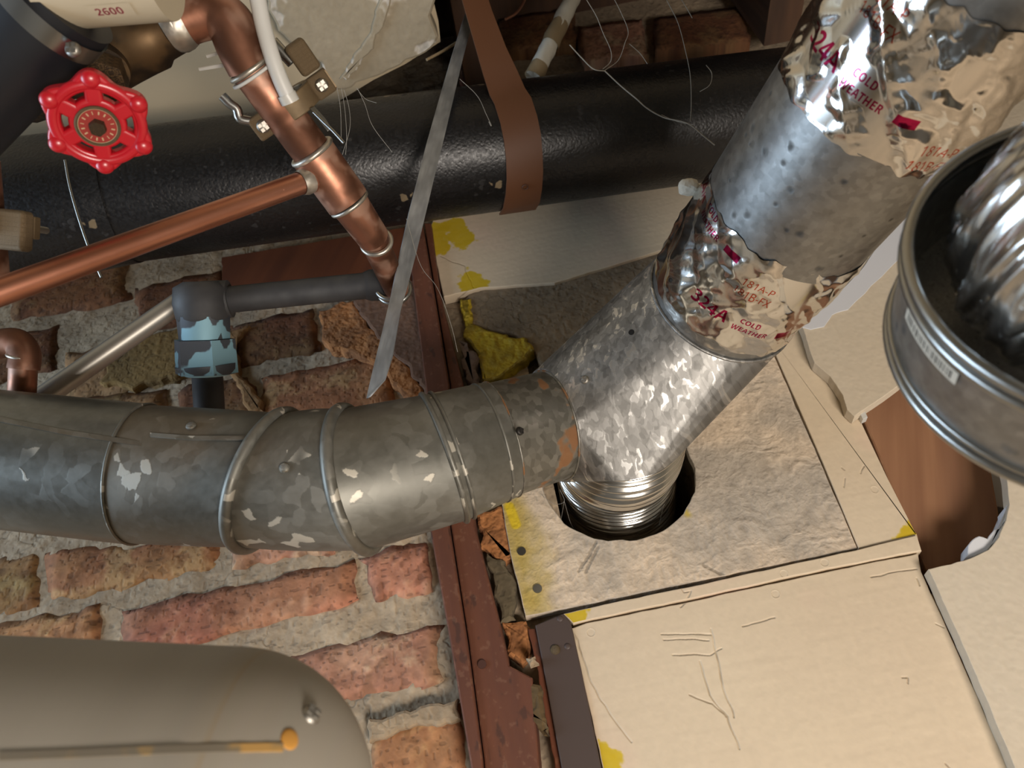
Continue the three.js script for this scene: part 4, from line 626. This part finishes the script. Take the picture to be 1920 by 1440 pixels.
// ---------------------------------------------------------------- valve with the red handwheel
{
  const t = thing('gate_valve', 'brass gate valve with a scalloped red handwheel on the water pipe', 'valve', at(200, 110, 0.51));
  const bp = [[322, 52, 0.506], [296, 64, 0.508], [286, 68, 0.508], [262, 78, 0.51], [230, 88, 0.512], [190, 102, 0.515], [150, 116, 0.518], [126, 124, 0.52], [118, 126, 0.52], [90, 136, 0.52]].map((p) => at(...p));
  part('body', sweep(bp, [0.0165, 0.0175, 0.021, 0.0215, 0.0235, 0.026, 0.0235, 0.0215, 0.021, 0.0185], { seg: 40 }), M.brass, t);
  const W = at(184, 231, 0.44), n = W.clone().sub(at(198, 100, 0.515)).normalize(), B = at(198, 100, 0.515), on = (s) => B.clone().addScaledVector(n, s), D = W.distanceTo(B);
  part('bonnet', sweep([on(0), on(0.016), on(0.02), on(0.034)], [0.02, 0.0185, 0.0165, 0.0155], { seg: 36, caps: true }), M.brass, t);
  part('packing_nut', place(new THREE.CylinderGeometry(0.0145, 0.0155, 0.016, 6).scale(1, 1, 1).rotateX(Math.PI / 2), on(0.044), n, RIGHT), M.brass, t);
  part('stem', sweep([on(0.04), on(D + 0.004)], 0.004, { seg: 18, caps: true }), M.brass, t);
  part('union_nut', place(new THREE.CylinderGeometry(0.028, 0.028, 0.026, 6).rotateX(Math.PI / 2), at(52, 150, 0.522), bp[9].clone().sub(bp[7]), n), M.brass, t);
  part('tail_pipe', sweep([at(90, 136, 0.52), at(-140, 215, 0.53)], 0.021, { seg: 32 }), M.brass, t);
  // wheel: scalloped rim, six openings, raised pads
  const s = new THREE.Shape(), R = 0.026, ang0 = 0.33; for (let k = 0; k <= 120; k++) { const a = k / 120 * Math.PI * 2, r = R * (1 + 0.1 * Math.cos(6 * (a - ang0))); k ? s.lineTo(Math.cos(a) * r, Math.sin(a) * r) : s.moveTo(Math.cos(a) * r, Math.sin(a) * r); }
  for (let k = 0; k < 6; k++) { const m = ang0 + Math.PI / 6 + k * Math.PI / 3, h = new THREE.Path(), pp = []; for (let i = 0; i <= 8; i++) { const a = m - 0.34 + 0.68 * i / 8; pp.push([Math.cos(a) * 0.0196, Math.sin(a) * 0.0196]); } for (let i = 8; i >= 0; i--) { const a = m - 0.26 + 0.52 * i / 8; pp.push([Math.cos(a) * 0.0138, Math.sin(a) * 0.0138]); } h.setFromPoints(pp.map((q) => new THREE.Vector2(...q))); s.holes.push(h); }
  const hw = part('handwheel', place(new THREE.ExtrudeGeometry(s, { depth: 0.004, bevelEnabled: true, bevelSize: 0.0022, bevelThickness: 0.0022, bevelOffset: -0.001, bevelSegments: 5 }).translate(0, 0, -0.004), W, n, RIGHT), M.red, t, 'scalloped red handwheel');
  const yv = n.clone().cross(RIGHT.clone().addScaledVector(n, -RIGHT.dot(n)).normalize()), xv = yv.clone().cross(n);
  const sub = (name, g, m, label) => { const p = part(name, g, m, t, label); t.remove(p); hw.add(p); };
  for (let k = 0; k < 6; k++) { const a = ang0 + k * Math.PI / 3; sub('grip_pad', place(new THREE.SphereGeometry(0.0052, 20, 12).scale(1, 1, 0.85), W.clone().addScaledVector(xv, Math.cos(a) * R * 0.98).addScaledVector(yv, Math.sin(a) * R * 0.98).addScaledVector(n, 0.0008), n, RIGHT), M.red); }
  sub('rim_edge', place(new THREE.TorusGeometry(0.0226, 0.0032, 12, 72), W.clone().addScaledVector(n, 0.0002), n, RIGHT), M.red);
  const cv = document.createElement('canvas'); cv.width = cv.height = 256; const c = cv.getContext('2d'); c.fillStyle = '#8e2a22'; c.fillRect(0, 0, 256, 256); c.strokeStyle = '#a89a78'; c.lineWidth = 12; c.beginPath(); c.arc(128, 128, 118, 0, 7); c.stroke(); c.fillStyle = '#b59c7a'; c.font = 'bold 34px sans-serif'; for (let k = 0; k < 16; k++) { c.save(); c.translate(128, 128); c.rotate(k / 16 * Math.PI * 2); c.fillRect(-5, -100, k % 3 ? 9 : 5, 22); c.restore(); }
  const tx = new THREE.CanvasTexture(cv); tx.colorSpace = THREE.SRGBColorSpace;
  sub('name_disc', place(new THREE.CylinderGeometry(0.0112, 0.0112, 0.003, 40).rotateX(Math.PI / 2), W.clone().addScaledVector(n, 0.0028), n, RIGHT), [M.brass, new THREE.MeshStandardMaterial({ name: 'disc print', map: tx, roughness: 0.5 }), M.brass], 'round red disc with a pale raised border');
  sub('disc_rim', place(new THREE.TorusGeometry(0.011, 0.0009, 8, 48), W.clone().addScaledVector(n, 0.0044), n, RIGHT), M.bronze);
  sub('stem_nut', place(new THREE.CylinderGeometry(0.0044, 0.0048, 0.005, 6).rotateX(Math.PI / 2), W.clone().addScaledVector(n, 0.0062), n, RIGHT), M.brass);
}
{
  const t = thing('rubber_sleeve', 'black rubber sleeve with a flat steel band beside the valve', 'sleeve', at(0, 120, 0.45));
  const a = at(-120, 250, 0.46), b = at(118, -6, 0.43); part('sleeve', sweep(lerpPts(a, b, 8), 0.0305, { seg: 48, caps: true }), plain('black rubber', 0x14161b, 0.45), t);
  const ax = b.clone().sub(a).normalize(), m = a.clone().lerp(b, 0.86); part('band', sweep([m, m.clone().addScaledVector(ax, 0.011)], 0.0316, { seg: 48 }), M.steel, t); part('band_screw', screwHead(at(136, 92, 0.418), FWD.clone().negate(), 0.0042), M.screw, t);
  const w = thing('capped_pipe', 'cream plastic pipe end with printed digits above the valve', 'pipe', at(190, -50, 0.42));
  const p0 = at(84, -62, 0.42), p1 = at(300, -80, 0.42);
  part('pipe', sweep(lerpPts(p0, p1, 6), 0.0318, { seg: 48, caps: true }), plain('cream plastic', 0xb3a78f, 0.55), w);
  // the printed digits as a small curved decal on the pipe
  const cv2 = document.createElement('canvas'); cv2.width = 256; cv2.height = 96; const d = cv2.getContext('2d'); d.fillStyle = '#b3a78f'; d.fillRect(0, 0, 256, 96); d.fillStyle = '#7a3038'; d.font = 'bold 72px sans-serif'; d.fillText('2600', 40, 74);
  const t2 = new THREE.CanvasTexture(cv2); t2.colorSpace = THREE.SRGBColorSpace; const ax2 = p1.clone().sub(p0).normalize(), g = cylDecal(p0, ax2, 0.0322, onCyl(208, 20, p0, ax2, 0.0318), 0.024, 0.0095, Math.PI / 2);
  part('printed_digits', g, new THREE.MeshStandardMaterial({ name: 'digit print', map: t2, roughness: 0.5, side: THREE.DoubleSide }), w, 'dark red printed digits');
}
// ---------------------------------------------------------------- steel pipes and union by the brick wall
{
  const teal = surface('dark fitting with teal paint', 256, 0.12, (x, y) => { const n = fbm(x * 55, y * 55, 4, 501); return { c: mix3([62, 66, 72], [120, 158, 172], sst(0.52, 0.58, n)), r: 0.5 + 0.2 * n, h: n, m: 0.3 }; }, { metal: true, bump: 0.0005 });
  const dk = surface('dark oxidised steel', 256, 0.15, (x, y) => { const n = fbm(x * 60, y * 60, 4, 511); return { c: mix3([74, 74, 74], [50, 50, 52], n), r: 0.55 + 0.2 * n, h: n, m: 0.4 }; }, { metal: true, bump: 0.0004 });
  const t = thing('pipe_union', 'dark pipe union with a hexagon nut and flaking teal paint in front of the bricks', 'union', at(385, 650, 0.68)), u = (x, y) => at(x, y, 0.68 + (y - 650) * 0.00006), ax = u(392, 760).sub(u(378, 545)).normalize(), hex = (c, r0, r1, h) => place(metreUV(new THREE.CylinderGeometry(r0, r1, h, 6), r0 * 6.3, h).rotateX(Math.PI / 2), c, ax, cam3(1, 0.1, -0.5));
  part('socket', sweep([u(377, 528), u(378, 540), u(379, 570), u(381, 596), u(382, 604)], [0.015, 0.0235, 0.0245, 0.0225, 0.019], { seg: 36, caps: true }), dk, t);
  part('side_socket', sweep([at(385, 566, 0.68), at(432, 560, 0.682)], [0.0185, 0.0165], { seg: 32, caps: true }), dk, t);
  part('hexagon_body', hex(u(382, 614), 0.0225, 0.0235, 0.02), teal, t); part('neck', sweep([u(383, 620), u(385, 652)], 0.0195, { seg: 30 }), teal, t);
  part('nut', toCreasedNormals(hex(u(386, 668), 0.0275, 0.0265, 0.03), 0.3), teal, t, 'hexagon nut with teal paint');
  part('nut_flange', sweep([u(387, 684), u(388, 692), u(388, 698)], [0.0262, 0.0258, 0.024], { seg: 36, caps: true }), teal, t);
  part('gland_ring', ringBead(u(389, 699), ax, 0.0175, 0.0026), plain('pale teal ring', 0x86aebc, 0.5), t);
  part('pipe', sweep(lerpPts(u(388, 690), u(396, 830), 4), 0.0132, { seg: 32 }), tint(dk, 0xffffff, 'grey steel pipe'), t, 'grey steel pipe');
  const h = thing('steel_pipe', 'dark grey level steel pipe between the union and the copper riser', 'pipe', at(575, 545, 0.685));
  part('pipe', sweep(lerpPts(at(428, 562, 0.68), at(722, 532, 0.69), 6), 0.0118, { seg: 30 }), dk, h);
  part('end_fitting', sweep([at(682, 536, 0.69), at(694, 535, 0.69), at(742, 532, 0.694)], [0.0118, 0.0142, 0.0146], { seg: 30, caps: true }), dk, h);
  part('compression_ring', ringBead(at(735, 535, 0.683), at(744, 542, 0.682).sub(at(696, 440, 0.608)), 0.0142, 0.0024), M.steel, h); part('compression_ring', ringBead(at(739, 543, 0.688), at(744, 542, 0.682).sub(at(696, 440, 0.608)), 0.0142, 0.0024), M.steel, h);
  const s = thing('slanting_pipe', 'smooth grey steel pipe slanting behind the weathered flue', 'pipe', at(200, 650, 0.69));
  part('pipe', sweep(lerpPts(at(30, 780, 0.66), at(352, 556, 0.72), 8), 0.0096, { seg: 30 }), plain('smooth grey steel', 0x9c9890, 0.4, 0.7), s);
  const cl = thing('cable_sheath', 'lumpy white painted cable hanging in the dark gap above the black pipe', 'cable', at(1008, 140, 0.9));
  const cp = curve([at(1100, -60, 0.96), at(1072, 0, 0.94), at(1050, 45, 0.925), at(1030, 85, 0.912), at(1016, 115, 0.905), at(1000, 145, 0.9)], 40), lump = (a, s_) => 0.0022 * (fbm(a * 1.3, s_ * 90, 3, 7) - 0.4);
  part('sheath', sweep(cp, 0.0098, { seg: 24, caps: true, disp: lump }), M.ragWhite, cl);
  part('tape', sweep(cp.slice(16, 25), 0.0106, { seg: 24, disp: lump }), M.tan, cl, 'tan tape wrap'); part('tape', sweep(cp.slice(34), 0.0108, { seg: 24, disp: lump, caps: true }), M.tan, cl, 'tan tape wrap');
  const ow = thing('copper_wire', 'thin copper coloured wire bent in the dark gap above the pipe strap', 'wire', at(960, 30, 0.95)); part('wire', sweep(curve([at(948, 36, 0.9), at(966, 26, 0.91), at(980, 8, 0.92), at(990, -20, 0.93)], 14), 0.0017, { seg: 10, caps: true }), M.copper, ow);
  const lw = thing('bare_wire', 'bare brown wire slanting from the broken plaster towards the hanging strip', 'wire', at(830, 96, 0.84)); part('wire', sweep(curve([at(800, 112, 0.84), at(830, 96, 0.85), at(862, 76, 0.86)], 8), 0.0015, { seg: 10, caps: true }), M.tan, lw);
  const st = thing('thin_wire', 'thin bright wire hanging over the black iron hub behind the copper branch', 'wire', at(145, 400, 0.7)); part('wire', sweep(curve([at(122, 300, 0.7), at(130, 345, 0.7), at(145, 400, 0.7), at(166, 462, 0.7), at(190, 520, 0.7)], 20), 0.0013, { seg: 10 }), M.steel, st);
  const pb = thing('plaster_crumb', 'white plaster crumb stuck to the taped duct', 'crumb', at(1277, 345, 0.62)); const ico = new THREE.IcosahedronGeometry(0.0065, 3), ip = ico.attributes.position; for (let i = 0; i < ip.count; i++) { const k = 0.75 + 0.6 * fbm(ip.getX(i) * 200 + 5, ip.getY(i) * 200 + ip.getZ(i) * 170, 3, 6); ip.setXYZ(i, ip.getX(i) * k * 1.2, ip.getY(i) * k, ip.getZ(i) * k); } ico.computeVertexNormals(); part('crumb', place(ico, onCyl(1292, 352, DA, DAX, DR + 0.004), FWD, RIGHT), plain('plaster crumb', 0xc9c4b6, 0.9), pb);
}
// ---------------------------------------------------------------- cobwebs
function cobweb(label, strands, base) {
  const t = thing('cobweb', label, 'cobweb', base); t.userData.kind = 'stuff';
  part('strands', strands.map(([d, r, pts]) => sweep(curve(pts.map(([x, y], i) => at(x, y, d + 0.004 * Math.sin(i * 2.1))), pts.length * 6), r * 0.62, { seg: 6 })), M.silk, t);
}
cobweb('dusty cobweb strands hanging across the black pipe beside the taped duct', [
  [0.735, 0.0009, [[1068, 84], [1090, 108], [1114, 130], [1134, 133]]], [0.735, 0.0010, [[1134, 133], [1165, 162], [1194, 186], [1212, 202], [1244, 220], [1290, 232], [1318, 254], [1340, 272]]], [0.735, 0.0006, [[1130, 130], [1145, 115], [1146, 98], [1130, 60], [1118, 30], [1100, 0]]], [0.735, 0.0005, [[1134, 132], [1160, 112], [1172, 80], [1178, 60], [1165, 25], [1150, -5]]],
  [0.74, 0.0005, [[1250, 0], [1270, 40], [1284, 90], [1294, 140], [1296, 200], [1294, 228]]], [0.74, 0.0004, [[1240, 215], [1270, 228], [1300, 234]]], [0.75, 0.0005, [[1324, 122], [1334, 136], [1330, 160], [1312, 172]]], [0.745, 0.0005, [[1276, -4], [1288, 16], [1298, 34]]], [0.745, 0.0004, [[862, 148], [895, 180], [912, 215], [921, 234]]], [0.745, 0.0011, [[917, 228], [921, 236]]], [0.73, 0.0005, [[1180, 82], [1200, 100], [1214, 120]]]], at(1200, 190, 0.735));
cobweb('fine cobweb threads below the broken plaster beside the clamp', [
  [0.66, 0.0003, [[640, 165], [646, 200], [650, 260], [648, 290]]], [0.66, 0.0003, [[645, 168], [654, 200], [656, 240], [642, 290]]], [0.66, 0.0003, [[632, 165], [638, 200], [640, 268]]], [0.66, 0.0003, [[670, 165], [684, 195], [698, 235], [735, 285]]], [0.66, 0.0003, [[668, 165], [685, 185], [706, 193]]], [0.62, 0.00025, [[762, 410], [790, 500], [820, 540], [846, 610], [858, 660]]]], at(650, 200, 0.66));
cobweb('fine cobweb threads stretched over the edge of the flue hole', [
  [0.715, 0.0003, [[1012, 925], [1040, 945], [1058, 940], [1050, 918]]], [0.715, 0.00025, [[1058, 940], [1052, 985], [1060, 1000]]], [0.715, 0.00025, [[1058, 940], [1075, 990], [1100, 1008]]], [0.715, 0.00025, [[1015, 920], [1030, 955], [1060, 985], [1100, 1010]]], [0.715, 0.00025, [[1005, 930], [1020, 975], [1060, 1000]]], [0.715, 0.0003, [[1255, 920], [1244, 950], [1236, 985]]]], at(1050, 970, 0.715));
renderer.render(scene, camera);
